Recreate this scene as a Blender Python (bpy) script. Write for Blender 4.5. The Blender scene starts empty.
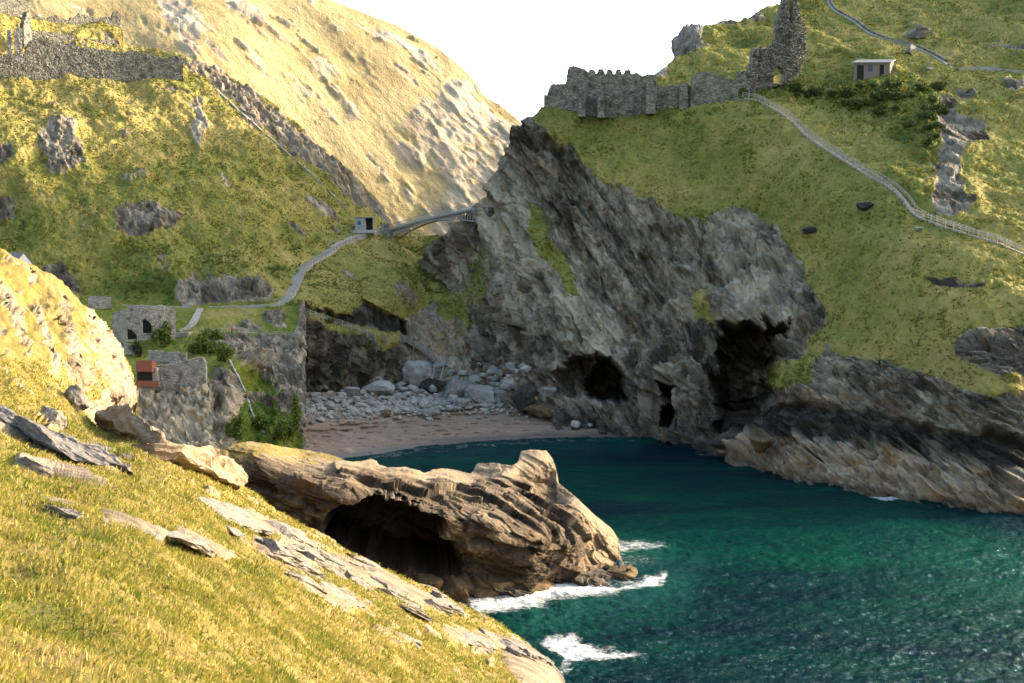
SKY_STRENGTH, SUN_STRENGTH, EXPOSURE = 0.15, 2.6, 2.3
import bpy, math, random
import numpy as np
from mathutils import Vector, Matrix

random.seed(7)
RNG = np.random.default_rng(7)
SC = bpy.context.scene
COL = SC.collection

# ------------------------------------------------------------------ camera model
F_PX, CX, CY = 1150.0, 512.0, 341.5
EYE = np.array([0.0, 0.0, 42.0])
PITCH = math.radians(4.0)
CT, ST = math.cos(PITCH), math.sin(PITCH)

def ray(px, py):
    xr = (np.asarray(px, float) - CX) / F_PX
    yu = (CY - np.asarray(py, float)) / F_PX
    return xr, CT + yu * ST, -ST + yu * CT

def P(px, py, Y):
    """World point seen in the photograph at (px, py) and standing Y metres ahead."""
    x, y, z = ray(px, py)
    t = np.asarray(Y, float) / y
    return np.stack([x * t + 0 * t, y * t + 0 * t, EYE[2] + z * t], -1)

def Yz(px, py, z):
    """Distance ahead at which the sight line through (px, py) reaches height z."""
    x, y, zz = ray(px, py)
    return (z - EYE[2]) / zz * y

def project(p):
    d = np.asarray(p, float) - EYE
    f = d[..., 1] * CT - d[..., 2] * ST
    u = d[..., 1] * ST + d[..., 2] * CT
    return CX + F_PX * d[..., 0] / f, CY - F_PX * u / f

# ------------------------------------------------------------------ noise
_perm = np.random.default_rng(11).permutation(256).astype(np.int32)
_perm = np.concatenate([_perm, _perm, _perm])
_g = np.random.default_rng(5).normal(size=(256, 3))
_g = (_g / np.linalg.norm(_g, axis=1)[:, None]).astype(np.float32)

def perlin(p, seed=0):
    p = np.asarray(p, np.float32) + np.float32(seed * 17.37)
    i = np.floor(p).astype(np.int32); f = p - i; i &= 255
    w = f * f * f * (f * (f * 6 - 15) + 10)
    out = 0
    for dx in (0, 1):
        wx = w[..., 0] if dx else 1 - w[..., 0]
        a = _perm[i[..., 0] + dx]
        for dy in (0, 1):
            wy = w[..., 1] if dy else 1 - w[..., 1]
            b = _perm[a + i[..., 1] + dy]
            for dz in (0, 1):
                wz = w[..., 2] if dz else 1 - w[..., 2]
                g = _g[_perm[b + i[..., 2] + dz]]
                out = out + wx * wy * wz * (g[..., 0] * (f[..., 0] - dx) + g[..., 1] * (f[..., 1] - dy) + g[..., 2] * (f[..., 2] - dz))
    return out * 1.7

def fbm(p, octs=4, seed=0, gain=0.5):
    o = 0; a = 1.0; s = 1.0
    for k in range(octs):
        o = o + a * perlin(p * s, seed + k * 3.1); a *= gain; s *= 2.03
    return o

def ridged(p, octs=4, seed=0, gain=0.5):
    o = 0; a = 1.0; s = 1.0
    for k in range(octs):
        o = o + a * (1 - 2 * np.abs(perlin(p * s, seed + k * 3.1))); a *= gain; s *= 2.03
    return o * 0.5

def h1(*k):
    v = 0.0
    for i, q in enumerate(k):
        v = v + np.asarray(q, float) * (12.9898 + 65.233 * i)
    v = np.sin(v + 0.37) * 43758.5453
    return v - np.floor(v)

def unit(v):
    v = np.asarray(v, float); return v / np.linalg.norm(v)

def strata(p, n, a, thick, cell, seed=0, warp=0.35):
    """Bedded, jointed rock: a step height per block, and the grooves between beds."""
    n = unit(n); a = unit(np.asarray(a, float) - np.dot(a, n) * n); b = np.cross(n, a)
    s = p @ n / thick + warp * perlin(p * 0.12, seed) * 2 + seed * 3.3
    k = np.floor(s); f = s - k
    r = h1(k, seed)
    ca, cb = cell if isinstance(cell, tuple) else (cell, cell)
    u = (p @ a) / (ca * (0.6 + 1.2 * r)) + 9 * h1(k, seed + 2) + 0.25 * perlin(p * 0.5, seed + 4)
    v = (p @ b) / (cb * (0.5 + 0.9 * r)) + 9 * h1(k, seed + 5) + 0.25 * perlin(p * 0.5, seed + 6)
    iu, iv = np.floor(u), np.floor(v)
    val = 0.55 * r + 0.45 * h1(k, iu, iv) - 0.5
    groove = np.exp(-(np.minimum(f, 1 - f) / 0.09) ** 2) + 0.6 * np.exp(-(np.minimum(u - iu, 1 - u + iu) / 0.05) ** 2)
    return val, np.clip(groove, 0, 1), f

def smooth(a, b, x):
    t = np.clip((x - a) / (b - a), 0, 1); return t * t * (3 - 2 * t)

def sdpoly(px, py, poly):
    """Signed distance in the plan of the outline, positive inside."""
    poly = np.asarray(poly, float); d = np.full(px.shape, 1e9); ins = np.zeros(px.shape, bool)
    for (x0, y0), (x1, y1) in zip(poly, np.roll(poly, -1, 0)):
        ex, ey = x1 - x0, y1 - y0
        t = np.clip(((px - x0) * ex + (py - y0) * ey) / (ex * ex + ey * ey + 1e-9), 0, 1)
        d = np.minimum(d, (px - x0 - t * ex) ** 2 + (py - y0 - t * ey) ** 2)
        c = (y0 > py) != (y1 > py)
        ins ^= c & (px < ex * (py - y0) / (ey if ey else 1e-9) + x0)
    return np.where(ins, 1, -1) * np.sqrt(d)

def sdline(px, py, line):
    line = np.asarray(line, float); d = np.full(px.shape, 1e9)
    for (x0, y0), (x1, y1) in zip(line[:-1], line[1:]):
        ex, ey = x1 - x0, y1 - y0
        t = np.clip(((px - x0) * ex + (py - y0) * ey) / (ex * ex + ey * ey + 1e-9), 0, 1)
        d = np.minimum(d, (px - x0 - t * ex) ** 2 + (py - y0 - t * ey) ** 2)
    return np.sqrt(d)

class TPS:
    def __init__(self, pts, reg=1e-4):
        q = []
        for c in pts:
            Y = Yz(c[0], c[1], c[3]) if len(c) == 4 else c[2]
            q.append((c[0] / 100, c[1] / 100, 100 / Y))
        q = np.array(q); self.q = q; n = len(q)
        K = self.U(np.hypot(q[:, None, 0] - q[None, :, 0], q[:, None, 1] - q[None, :, 1])) + reg * np.eye(n)
        Pm = np.c_[np.ones(n), q[:, :2]]
        A = np.zeros((n + 3, n + 3)); A[:n, :n] = K; A[:n, n:] = Pm; A[n:, :n] = Pm.T
        self.w = np.linalg.solve(A, np.r_[q[:, 2], 0, 0, 0])
    @staticmethod
    def U(r): return r * r * np.log(r + 1e-9)
    def __call__(self, px, py):
        px = np.asarray(px, float) / 100; py = np.asarray(py, float) / 100
        o = self.w[-3] + self.w[-2] * px + self.w[-1] * py
        for (x, y, _), w in zip(self.q, self.w):
            o = o + w * self.U(np.hypot(px - x, py - y))
        return 100 / np.maximum(o, 0.03)

# ------------------------------------------------------------------ meshes
def new_obj(name, me, mat=None, parent=None):
    o = bpy.data.objects.new(name, me); COL.objects.link(o)
    if mat is not None:
        for m in (mat if isinstance(mat, (list, tuple)) else [mat]): me.materials.append(m)
    if parent is not None: o.parent = parent
    return o

def np_mesh(name, verts, faces, smooth_shade=True):
    """faces: (n, k) array of equal-sized faces."""
    me = bpy.data.meshes.new(name)
    v = np.ascontiguousarray(verts, np.float32); f = np.ascontiguousarray(faces, np.int32)
    me.vertices.add(len(v)); me.vertices.foreach_set('co', v.ravel())
    k = f.shape[1]
    me.loops.add(f.size); me.loops.foreach_set('vertex_index', f.ravel())
    me.polygons.add(len(f)); me.polygons.foreach_set('loop_start', np.arange(0, f.size, k, dtype=np.int32))
    me.polygons.foreach_set('loop_total', np.full(len(f), k, np.int32))
    me.polygons.foreach_set('use_smooth', np.full(len(f), smooth_shade, bool))
    me.update(calc_edges=True); me.validate()
    return me

def set_attr(me, name, arr):
    arr = np.asarray(arr, np.float32)
    if arr.ndim == 2:
        a = me.attributes.new(name, 'FLOAT_VECTOR', 'POINT'); a.data.foreach_set('vector', arr.ravel())
    else:
        a = me.attributes.new(name, 'FLOAT', 'POINT'); a.data.foreach_set('value', arr.ravel())

def py_mesh(name, verts, faces, smooth_shade=False):
    me = bpy.data.meshes.new(name); me.from_pydata([tuple(map(float, v)) for v in verts], [], faces); me.update()
    if smooth_shade: me.polygons.foreach_set('use_smooth', [True] * len(me.polygons))
    return me

def tag(o, label=None, cat=None, group=None, kind=None):
    if label: o['label'] = label
    if cat: o['category'] = cat
    if group: o['group'] = group
    if kind or cat: o['kind'] = kind or 'thing'
    return o

def thing(name, label, cat, loc=(0, 0, 0), rz=0.0, group=None):
    o = bpy.data.objects.new(name, None); COL.objects.link(o)
    o.location = tuple(map(float, loc)); o.rotation_euler = (0, 0, rz); o.empty_display_size = 0.5
    return tag(o, label, cat, group)

def grid_normals(p):
    dv = np.gradient(p, axis=0); du = np.gradient(p, axis=1)
    n = np.cross(dv, du); return n / (np.linalg.norm(n, axis=-1, keepdims=True) + 1e-9)

def relief(name, cols, top, bot, ny, tps, shape, back=(), vpow=1.0, soft=45, side_right=(), side_left=()):
    """A landform sheet: surveyed in outline and distance, given real relief by shape(); it goes on behind its skyline."""
    cols = np.asarray(cols, float); top = np.asarray(top, float); bot = np.asarray(bot, float)
    ty = np.interp(cols, top[:, 0], top[:, 1]); by = np.interp(cols, bot[:, 0], bot[:, 1])
    v = np.linspace(0, 1, ny)[:, None] ** vpow
    w = np.hanning(2 * soft + 1)[1:-1]; w /= w.sum()
    ts = np.convolve(np.pad(ty, len(w) // 2, mode='edge'), w, 'valid')
    py = ts[None] * (1 - v) + by[None] * v + (ty - ts)[None] * np.clip(1 - v / .14, 0, 1) ** 1.5; px = np.broadcast_to(cols[None], py.shape).copy()
    p = P(px, py, tps(px, py))
    e = 1.5
    n = np.cross(P(px, py + e, tps(px, py + e)) - p, P(px + e, py, tps(px + e, py)) - p)
    n = n / (np.linalg.norm(n, axis=-1, keepdims=True) + 1e-9)
    for _ in back: n = np.concatenate([n[:1], n])
    for _ in side_right: n = np.concatenate([n, n[:, -1:]], 1)
    for _ in side_left: n = np.concatenate([n[:, :1], n], 1)
    for (dx, dy, dz) in back:                      # rows beyond the crest
        p = np.concatenate([p[:1] + np.array([dx, dy, dz], float), p]); px = np.concatenate([px[:1], px]); py = np.concatenate([py[:1], py])
    for (dx, dy, dz) in side_right:
        p = np.concatenate([p, p[:, -1:] + np.array([dx, dy, dz], float)], 1); px = np.concatenate([px, px[:, -1:]], 1); py = np.concatenate([py, py[:, -1:]], 1)
    for (dx, dy, dz) in side_left:
        p = np.concatenate([p[:, :1] + np.array([dx, dy, dz], float), p], 1); px = np.concatenate([px[:, :1], px], 1); py = np.concatenate([py[:, :1], py], 1)
    H, W = px.shape
    fp, fn = p.reshape(-1, 3), n.reshape(-1, 3)
    d, attrs = shape(px.ravel(), py.ravel(), fp, fn)
    fp = fp + d
    idx = np.arange(H * W).reshape(H, W)
    q = np.stack([idx[:-1, :-1], idx[1:, :-1], idx[1:, 1:], idx[:-1, 1:]], -1).reshape(-1, 4)
    me = np_mesh(name, fp, q)
    for k, a in attrs.items(): set_attr(me, k, a)
    me['_grid'] = 0
    return me, fp.reshape(H, W, 3), px, py, {k: a.reshape(H, W, -1) for k, a in attrs.items()}

def cols_of(a, b, step, out_left=None, out_right=None, out_step=14):
    c = list(np.arange(a, b + 1e-6, step))
    if out_left is not None: c = list(np.arange(out_left, a - 1, out_step)) + c
    if out_right is not None: c = c + list(np.arange(c[-1] + out_step, out_right, out_step))
    return np.array(c)

class Surf:
    """Nearest built point of a landform at a picture position (after its relief is added)."""
    def __init__(self, p):
        self.p = p.reshape(-1, 3); self.x, self.y = project(self.p)
    def __call__(self, px, py):
        d = (self.x - px) ** 2 + (self.y - py) ** 2
        c = np.where(d < d.min() + 1.5)[0]
        return self.p[c[np.argmin(self.p[c, 1])]].copy()
# ------------------------------------------------------------------ materials
class NT:
    def __init__(self, name):
        self.m = bpy.data.materials.new(name); self.m.use_nodes = True
        self.t = self.m.node_tree; self.n = self.t.nodes; self.l = self.t.links
        self.b = self.n['Principled BSDF']
    def node(self, typ, **kw):
        n = self.n.new(typ)
        for k, v in kw.items(): setattr(n, k, v)
        return n
    def put(self, sock, v):
        if isinstance(v, (int, float)): sock.default_value = v
        elif isinstance(v, (tuple, list)): sock.default_value = (*v, 1.0) if len(sock.default_value) == 4 and len(v) == 3 else v
        else: self.l.new(v, sock)
    def attr(self, name, vec=False):
        a = self.node('ShaderNodeAttribute', attribute_name=name); return a.outputs['Vector' if vec else 'Fac']
    def coord(self): return self.node('ShaderNodeTexCoord').outputs['Object']
    def noise(self, vec, scale, detail=4, rough=0.55, dist=0.0):
        n = self.node('ShaderNodeTexNoise'); self.put(n.inputs['Vector'], vec)
        n.inputs['Scale'].default_value = scale; n.inputs['Detail'].default_value = detail
        n.inputs['Roughness'].default_value = rough; n.inputs['Distortion'].default_value = dist
        return n.outputs['Fac']
    def mapping(self, vec, scale=(1, 1, 1), rot=(0, 0, 0)):
        n = self.node('ShaderNodeMapping'); self.put(n.inputs['Vector'], vec)
        n.inputs['Scale'].default_value = scale; n.inputs['Rotation'].default_value = rot
        return n.outputs['Vector']
    def math(self, op, a, b=0.0, c=None, clamp=False):
        n = self.node('ShaderNodeMath', operation=op, use_clamp=clamp)
        self.put(n.inputs[0], a); self.put(n.inputs[1], b)
        if c is not None: self.put(n.inputs[2], c)
        return n.outputs[0]
    def ramp(self, fac, stops, interp='LINEAR'):
        n = self.node('ShaderNodeValToRGB'); e = n.color_ramp.elements; n.color_ramp.interpolation = interp
        while len(e) < len(stops): e.new(0.5)
        for el, (pos, c) in zip(e, stops):
            el.position = pos; el.color = (*c, 1) if len(c) == 3 else c
        self.put(n.inputs['Fac'], fac); return n.outputs['Color']
    def mix(self, fac, a, b, mode='MIX'):
        n = self.node('ShaderNodeMix', data_type='RGBA', blend_type=mode)
        self.put(n.inputs[0], fac); self.put(n.inputs[6], a); self.put(n.inputs[7], b)
        return n.outputs[2]
    def sstep(self, a, b, x):
        n = self.node('ShaderNodeMapRange', interpolation_type='SMOOTHSTEP')
        self.put(n.inputs['Value'], x); n.inputs['From Min'].default_value = a; n.inputs['From Max'].default_value = b
        return n.outputs['Result']
    def bump(self, h, dist, strength=1.0):
        n = self.node('ShaderNodeBump'); self.put(n.inputs['Height'], h)
        n.inputs['Distance'].default_value = dist; n.inputs['Strength'].default_value = strength
        self.l.new(n.outputs['Normal'], self.b.inputs['Normal'])
    def out(self, col, rough=0.9, spec=0.2):
        self.put(self.b.inputs['Base Color'], col); self.put(self.b.inputs['Roughness'], rough)
        self.b.inputs['Specular IOR Level'].default_value = spec
        return self.m

def terrain_mat(name, gcols, rock=((.026, .024, .021), (.140, .128, .106), (.40, .37, .31)), fine=1.0, ochre=(.30, .165, .065)):
    """Grass and bare rock; the sheet says where each grows (grass), and where it is dry, lush, pale, rusty, shade-painted or wet."""
    t = NT(name); c = t.coord(); st = t.attr('strat', True)
    g, dry, lush = t.attr('grass'), t.attr('dry'), t.attr('lush')
    pale, warm, wet_or_shade = t.attr('pale'), t.attr('warm'), t.attr('wet_or_shade')
    # rock
    n1 = t.noise(st, 0.16 * fine, 8, 0.62, 0.4); n2 = t.noise(st, 0.9 * fine, 6, 0.65, 0.3); n3 = t.noise(c, 2.6 * fine, 5, 0.7)
    f = t.math('ADD', t.math('MULTIPLY', n1, 0.80), t.math('MULTIPLY', n2, 0.85))
    f = t.math('ADD', f, t.math('MULTIPLY', n3, 0.45)); f = t.math('ADD', f, t.math('MULTIPLY_ADD', pale, 1.0, -1.05))
    vo = t.node('ShaderNodeTexVoronoi', feature='F1'); t.put(vo.inputs['Vector'], t.mapping(st, (.55 * fine,) * 3)); vo.inputs['Scale'].default_value = 1.0
    sp_ = t.node('ShaderNodeSeparateColor'); t.l.new(vo.outputs['Color'], sp_.inputs[0])
    vo2 = t.node('ShaderNodeTexVoronoi', feature='F1'); t.put(vo2.inputs['Vector'], t.mapping(st, (.17 * fine,) * 3)); vo2.inputs['Scale'].default_value = 1.0
    sp2 = t.node('ShaderNodeSeparateColor'); t.l.new(vo2.outputs['Color'], sp2.inputs[0])
    f = t.math('ADD', f, t.math('MULTIPLY_ADD', sp_.outputs[0], .18, -.09)); f = t.math('ADD', f, t.math('MULTIPLY_ADD', sp2.outputs[0], .18, -.09))
    r = t.ramp(f, [(0.12, rock[0]), (0.40, rock[1]), (0.62, tuple(0.5 * (a + b) for a, b in zip(rock[1], rock[2]))), (0.88, rock[2])])
    wn = t.sstep(0.42, 0.70, t.noise(st, 0.22 * fine, 6, 0.65)); r = t.mix(t.math('MULTIPLY', t.math('MULTIPLY_ADD', wn, 0.75, 0.25), warm, clamp=True), r, t.mix(n2, ochre, (.30, .22, .13)))
    lich = t.sstep(0.60, 0.72, t.noise(c, 0.5 * fine, 6, 0.7)); r = t.mix(t.math('MULTIPLY', lich, 0.35), r, (.16, .13, .045))
    r = t.mix(wet_or_shade, r, t.mix(0.72, r, (.008, .010, .010)))
    r = t.mix(1.0, r, (1.06, .99, .84), 'MULTIPLY')
    # grass
    a1 = t.noise(c, 0.045 * fine, 5, 0.6); a2 = t.noise(c, 0.35 * fine, 6, 0.65); a3 = t.noise(c, 1.7 * fine, 4, 0.7)
    k = t.math('ADD', t.math('MULTIPLY', a1, 0.75), t.math('ADD', t.math('MULTIPLY', a2, 0.75), t.math('MULTIPLY', a3, 0.50)))
    k = t.math('SUBTRACT', k, 0.30)
    k = t.math('ADD', k, t.math('MULTIPLY', dry, 0.30)); k = t.math('SUBTRACT', k, t.math('MULTIPLY', lush, 0.32))
    gc = t.ramp(k, [(0.22, gcols[0]), (0.50, gcols[1]), (0.72, gcols[2]), (0.98, gcols[3])])
    br = t.sstep(0.58, 0.74, t.noise(c, 0.13 * fine, 6, 0.7)); gc = t.mix(t.math('MULTIPLY', br, 0.62), gc, gcols[4])
    sp = t.sstep(0.56, 0.70, t.noise(c, 1.1 * fine, 6, 0.75)); gc = t.mix(t.math('MULTIPLY', sp, 0.55), gc, t.mix(0.5, gcols[0], gcols[4]))
    e = t.math('ADD', g, t.math('MULTIPLY_ADD', t.noise(c, 0.45 * fine, 8, 0.72), 1.7, -0.85))
    e = t.sstep(0.40, 0.60, e)
    col = t.mix(e, r, gc)
    hb = t.math('ADD', t.math('MULTIPLY', n2, 1.2), t.math('MULTIPLY', n3, 0.6)); hb = t.math('ADD', hb, t.math('MULTIPLY', a3, 0.5))
    t.bump(hb, 0.55 / fine, 0.9)
    rough = t.math('SUBTRACT', 0.95, t.math('MULTIPLY', wet_or_shade, 0.30))
    return t.out(col, rough, 0.25)

def plain(name, c0, c1=None, scale=1.5, rough=0.85, bump=0.0, detail=6, spec=0.3, metal=0.0):
    t = NT(name); c = t.coord(); n = t.noise(c, scale, detail, 0.65)
    c1 = c1 or tuple(0.6 * v for v in c0)
    col = t.ramp(n, [(0.3, c1), (0.68, c0)])
    if bump: t.bump(n, bump)
    t.b.inputs['Metallic'].default_value = metal
    return t.out(col, rough, spec)

def masonry(name, c0, c1, c2, mortar=(.16, .15, .13), s=1.0, lichen=(.20, .15, .05)):
    """Rubble stonework: courses of uneven stones with lichen and dark weathering."""
    t = NT(name); c = t.coord()
    v = t.node('ShaderNodeTexVoronoi', feature='F1'); t.put(v.inputs['Vector'], t.mapping(c, (.9 * s, .9 * s, 2.0 * s))); v.inputs['Scale'].default_value = 1.0
    d = t.node('ShaderNodeTexVoronoi', feature='DISTANCE_TO_EDGE'); t.put(d.inputs['Vector'], t.mapping(c, (.9 * s, .9 * s, 2.0 * s))); d.inputs['Scale'].default_value = 1.0
    sep = t.node('ShaderNodeSeparateColor'); t.l.new(v.outputs['Color'], sep.inputs[0])
    col = t.ramp(sep.outputs[0], [(0.0, c0), (0.5, c1), (1.0, c2)])
    n = t.noise(c, 0.5 * s, 7, 0.65); col = t.mix(t.sstep(0.45, 0.7, n), col, tuple(0.35 * q for q in c0))
    li = t.sstep(0.58, 0.72, t.noise(c, 0.8 * s, 6, 0.7)); col = t.mix(t.math('MULTIPLY', li, 0.7), col, lichen)
    j = t.sstep(0.0, 0.07, d.outputs['Distance']); col = t.mix(j, tuple(0.75 * q for q in mortar), col)
    t.bump(t.math('ADD', j, t.math('MULTIPLY', n, 0.6)), 0.12)
    return t.out(col, 0.92, 0.2)

# grass palettes: lush, mid, yellow, straw, brown
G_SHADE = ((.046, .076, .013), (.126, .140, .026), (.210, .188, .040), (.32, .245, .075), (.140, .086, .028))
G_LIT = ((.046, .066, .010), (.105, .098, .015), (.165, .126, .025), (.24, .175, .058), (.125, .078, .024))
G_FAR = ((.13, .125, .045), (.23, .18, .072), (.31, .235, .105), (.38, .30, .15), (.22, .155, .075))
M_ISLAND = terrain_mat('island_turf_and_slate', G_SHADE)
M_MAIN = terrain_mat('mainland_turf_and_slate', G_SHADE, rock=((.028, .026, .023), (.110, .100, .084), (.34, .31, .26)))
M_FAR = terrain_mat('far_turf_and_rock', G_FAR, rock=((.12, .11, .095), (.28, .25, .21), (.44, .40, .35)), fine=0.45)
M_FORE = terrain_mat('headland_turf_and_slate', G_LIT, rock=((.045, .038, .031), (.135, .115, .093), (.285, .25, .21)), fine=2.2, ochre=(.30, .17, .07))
M_CRAG = terrain_mat('promontory_slate', G_LIT, rock=((.018, .014, .011), (.080, .062, .046), (.27, .22, .16)), fine=1.6, ochre=(.25, .13, .055))  # dark ramp carries the shade of the front face
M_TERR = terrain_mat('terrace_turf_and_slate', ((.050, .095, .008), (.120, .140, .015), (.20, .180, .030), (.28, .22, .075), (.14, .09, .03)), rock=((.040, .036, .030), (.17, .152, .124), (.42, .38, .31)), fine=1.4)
# ------------------------------------------------------------------ terrain
def warped(px, py, p, amp=5.0, scale=0.12, seed=3):
    w = P2 = p * scale
    return px + amp * fbm(w, 3, seed), py + amp * fbm(w, 3, seed + 9)

def blob(wx, wy, poly, feather=5.0):
    feather = feather * 1.5
    return smooth(-feather, feather, sdpoly(wx, wy, poly))

def frame_coords(p, a, squash=0.22):
    """Coordinates stretched along the grain a of the rock."""
    a = unit(a); al = p @ a
    return p - np.outer(al * (1 - squash), a)

def turf(p, n, amp=1.0):
    d = 1.1 * fbm(p / 14, 3, 1) + 0.40 * fbm(p / 3.5, 3, 2) + 0.16 * fbm(p / 0.9, 2, 4)
    return amp * d

def facets(p, axes, seed=0, mask=None):
    """Angular broken rock: blocks with flat tilted faces. axes = [(direction, size)] * 3; the step is in units of 1."""
    if mask is not None:
        o = np.zeros(len(p)); m = mask > .03
        if m.any(): o[m] = facets(p[m], axes, seed)
        return o
    q = np.stack([p @ unit(a) / s for a, s in axes], 1).astype(np.float32); q = q + .12 * fbm(q * 1.3, 2, seed)[:, None]
    b = np.floor(q).astype(np.int64); d1 = np.full(len(q), 9e9, np.float32); dis = np.zeros(len(q), np.float32)
    for dx in (-1, 0, 1):
        for dy in (-1, 0, 1):
            for dz in (-1, 0, 1):
                c = b + np.array([dx, dy, dz]); h = (c[:, 0] * 73856093 ^ c[:, 1] * 19349663 ^ c[:, 2] * 83492791) + seed * 7919
                r = [((h * k >> 7) & 1023).astype(np.float32) / 1023 for k in (31, 57, 91)]
                w = q - c - np.stack(r, 1); d = (w * w).sum(1); n = d < d1
                d1 = np.where(n, d, d1)
                t = [((h * k >> 9) & 1023).astype(np.float32) / 511.5 - 1 for k in (113, 171, 233, 301)]
                dis = np.where(n, .5 * t[3] + .55 * (w[:, 0] * t[0] + w[:, 1] * t[1] + w[:, 2] * t[2]), dis)
    return dis
def axes_of(grain, sizes, up=(0, -.3, 1)):
    a = unit(grain); b = np.asarray(up, float); b = unit(b - np.dot(b, a) * a); return list(zip((a, b, np.cross(a, b)), sizes))

# ===== far hill
G_TOP = [(-90, -150), (100, -92), (250, -26), (330, 0), (400, 23), (440, 46), (468, 71), (485, 95), (503, 107), (519, 121), (545, 150), (560, 175)]
G_BOT = [(-90, 230), (380, 262), (560, 262)]
G_CTL = [(330, 0, 650), (100, -90, 700), (500, 115, 640), (470, 72, 650), (450, 200, 590), (200, 50, 560), (50, 0, 560), (400, 230, 575), (300, 110, 580), (400, 60, 630),
         (0, 150, 520), (200, 180, 540), (540, 240, 600), (-80, 0, 520), (-80, 200, 490), (505, 160, 615)]
g_tps = TPS(G_CTL)
g_grain = unit([.62, -.1, -.75])
def g_shape(px, py, p, n):
    wx, wy = warped(px, py, p, 9, 0.02)
    rk = blob(wx, wy, [(455, 60), (520, 118), (560, 170), (560, 262), (430, 262), (418, 225), (440, 170), (405, 120), (430, 95)], 14) * (0.55 + 0.45 * smooth(-.2, .3, fbm(p / 22, 3, 8)))
    for poly in ([(152, 8), (170, 0), (200, 18), (205, 50), (195, 62), (180, 30)], [(216, -6), (240, -6), (262, 8), (230, 10)], [(345, 105), (360, 112), (368, 128), (352, 122)],
                 [(395, 138), (425, 150), (432, 170), (405, 160)], [(305, 60), (320, 60), (345, 82), (322, 78)], [(350, 20), (395, 30), (440, 62), (420, 60), (380, 40)], [(415, 120), (455, 128), (470, 150), (430, 140)]):
        rk = np.maximum(rk, blob(wx, wy, poly, 5) * .9)
    st = frame_coords(p, g_grain, .25)
    rk = np.maximum(rk, .75 * smooth(.35, .75, fbm(st / 11, 5, 91, .6)))
    dr = 1.5 * ridged(st / 28, 3, 3, .6) + 1.7 * facets(p, axes_of(g_grain, (24, 12, 12)), 3, rk) + 1.2 * facets(p, axes_of(g_grain, (8, 3.5, 3.5)), 4, rk)
    dg = 2.2 * fbm(st / 50, 4, 1, .5) + .22 * fbm(st / 9, 4, 2) + .22 * fbm(p / 2.5, 3, 9)
    d = np.outer(1, 1) * (rk * dr + (1 - rk) * dg)[:, None] if False else ((rk * dr + (1 - rk) * dg)[:, None] * n)
    rk = np.maximum(rk, .75 * smooth(.35, .75, fbm(st / 11, 5, 91, .6)))
    g = 1 - rk
    return d, dict(grass=g, dry=.55 + .4 * fbm(p / 60, 3, 4), lush=smooth(.1, .6, fbm(p / 50, 3, 6)) * .4, pale=.62 + .25 * fbm(p / 30, 3, 7), warm=.25 + 0 * g, wet_or_shade=0 * g, strat=st / 2.2)
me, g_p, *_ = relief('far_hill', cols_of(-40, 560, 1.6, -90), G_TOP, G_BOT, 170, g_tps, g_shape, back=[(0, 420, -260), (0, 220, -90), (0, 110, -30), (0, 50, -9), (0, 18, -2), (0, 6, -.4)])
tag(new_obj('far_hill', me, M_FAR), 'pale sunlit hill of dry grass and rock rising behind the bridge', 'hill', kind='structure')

# ===== mainland slope and neck
E_TOP = [(-140, -40), (-60, -4), (0, 6), (30, 17), (60, 20), (118, 24), (123, 44), (150, 52), (183, 60), (196, 64), (215, 69), (228, 76), (245, 88), (258, 94), (275, 106), (300, 128), (318, 147), (340, 163), (362, 184), (378, 203), (390, 222), (398, 229), (410, 233), (425, 237), (440, 240), (480, 236), (530, 250)]
E_BOT = [(-140, 345), (180, 345), (300, 418), (360, 414), (420, 410), (540, 404)]
E_CTL = [(0, 80, 358), (100, 80, 370), (183, 74, 386), (0, 200, 318), (100, 200, 320), (200, 200, 330), (100, 305, 301), (0, 305, 296), (200, 306, 303), (245, 130, 371), (300, 170, 368), (350, 212, 368), (260, 240, 325), (60, 30, 386), (0, 14, 372), (118, 28, 403),
         (300, 310, 299), (310, 400, 303), (400, 390, 318), (350, 330, 309), (420, 335, 324), (400, 290, 330), (350, 250, 345), (430, 242, 376), (388, 230, 372), (300, 280, 318), (292, 300, 304), (480, 280, 346), (500, 380, 326), (480, 400, 314), (330, 405, 306), (410, 312, 330), (330, 318, 308),
         (-130, 0, 345), (-130, 300, 280), (-130, 180, 300), (215, 80, 392), (280, 118, 386), (340, 170, 378), (50, 45, 379), (150, 60, 394), (150, 130, 352), (60, 140, 333), (0, 140, 326)]
e_tps = TPS(E_CTL)
E_PATH = [(92, 304), (120, 305.5), (150, 306), (185, 307), (215, 307), (245, 306), (270, 305), (284, 302)]
E_STEPS = [(284, 302), (291, 294), (296, 283), (300, 272), (306, 264), (318, 257), (332, 248)]
E_PATH2 = [(332, 248), (345, 241), (358, 236), (372, 232), (386, 230.5)]
e_grain = unit([.35, -.35, -.87])
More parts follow.
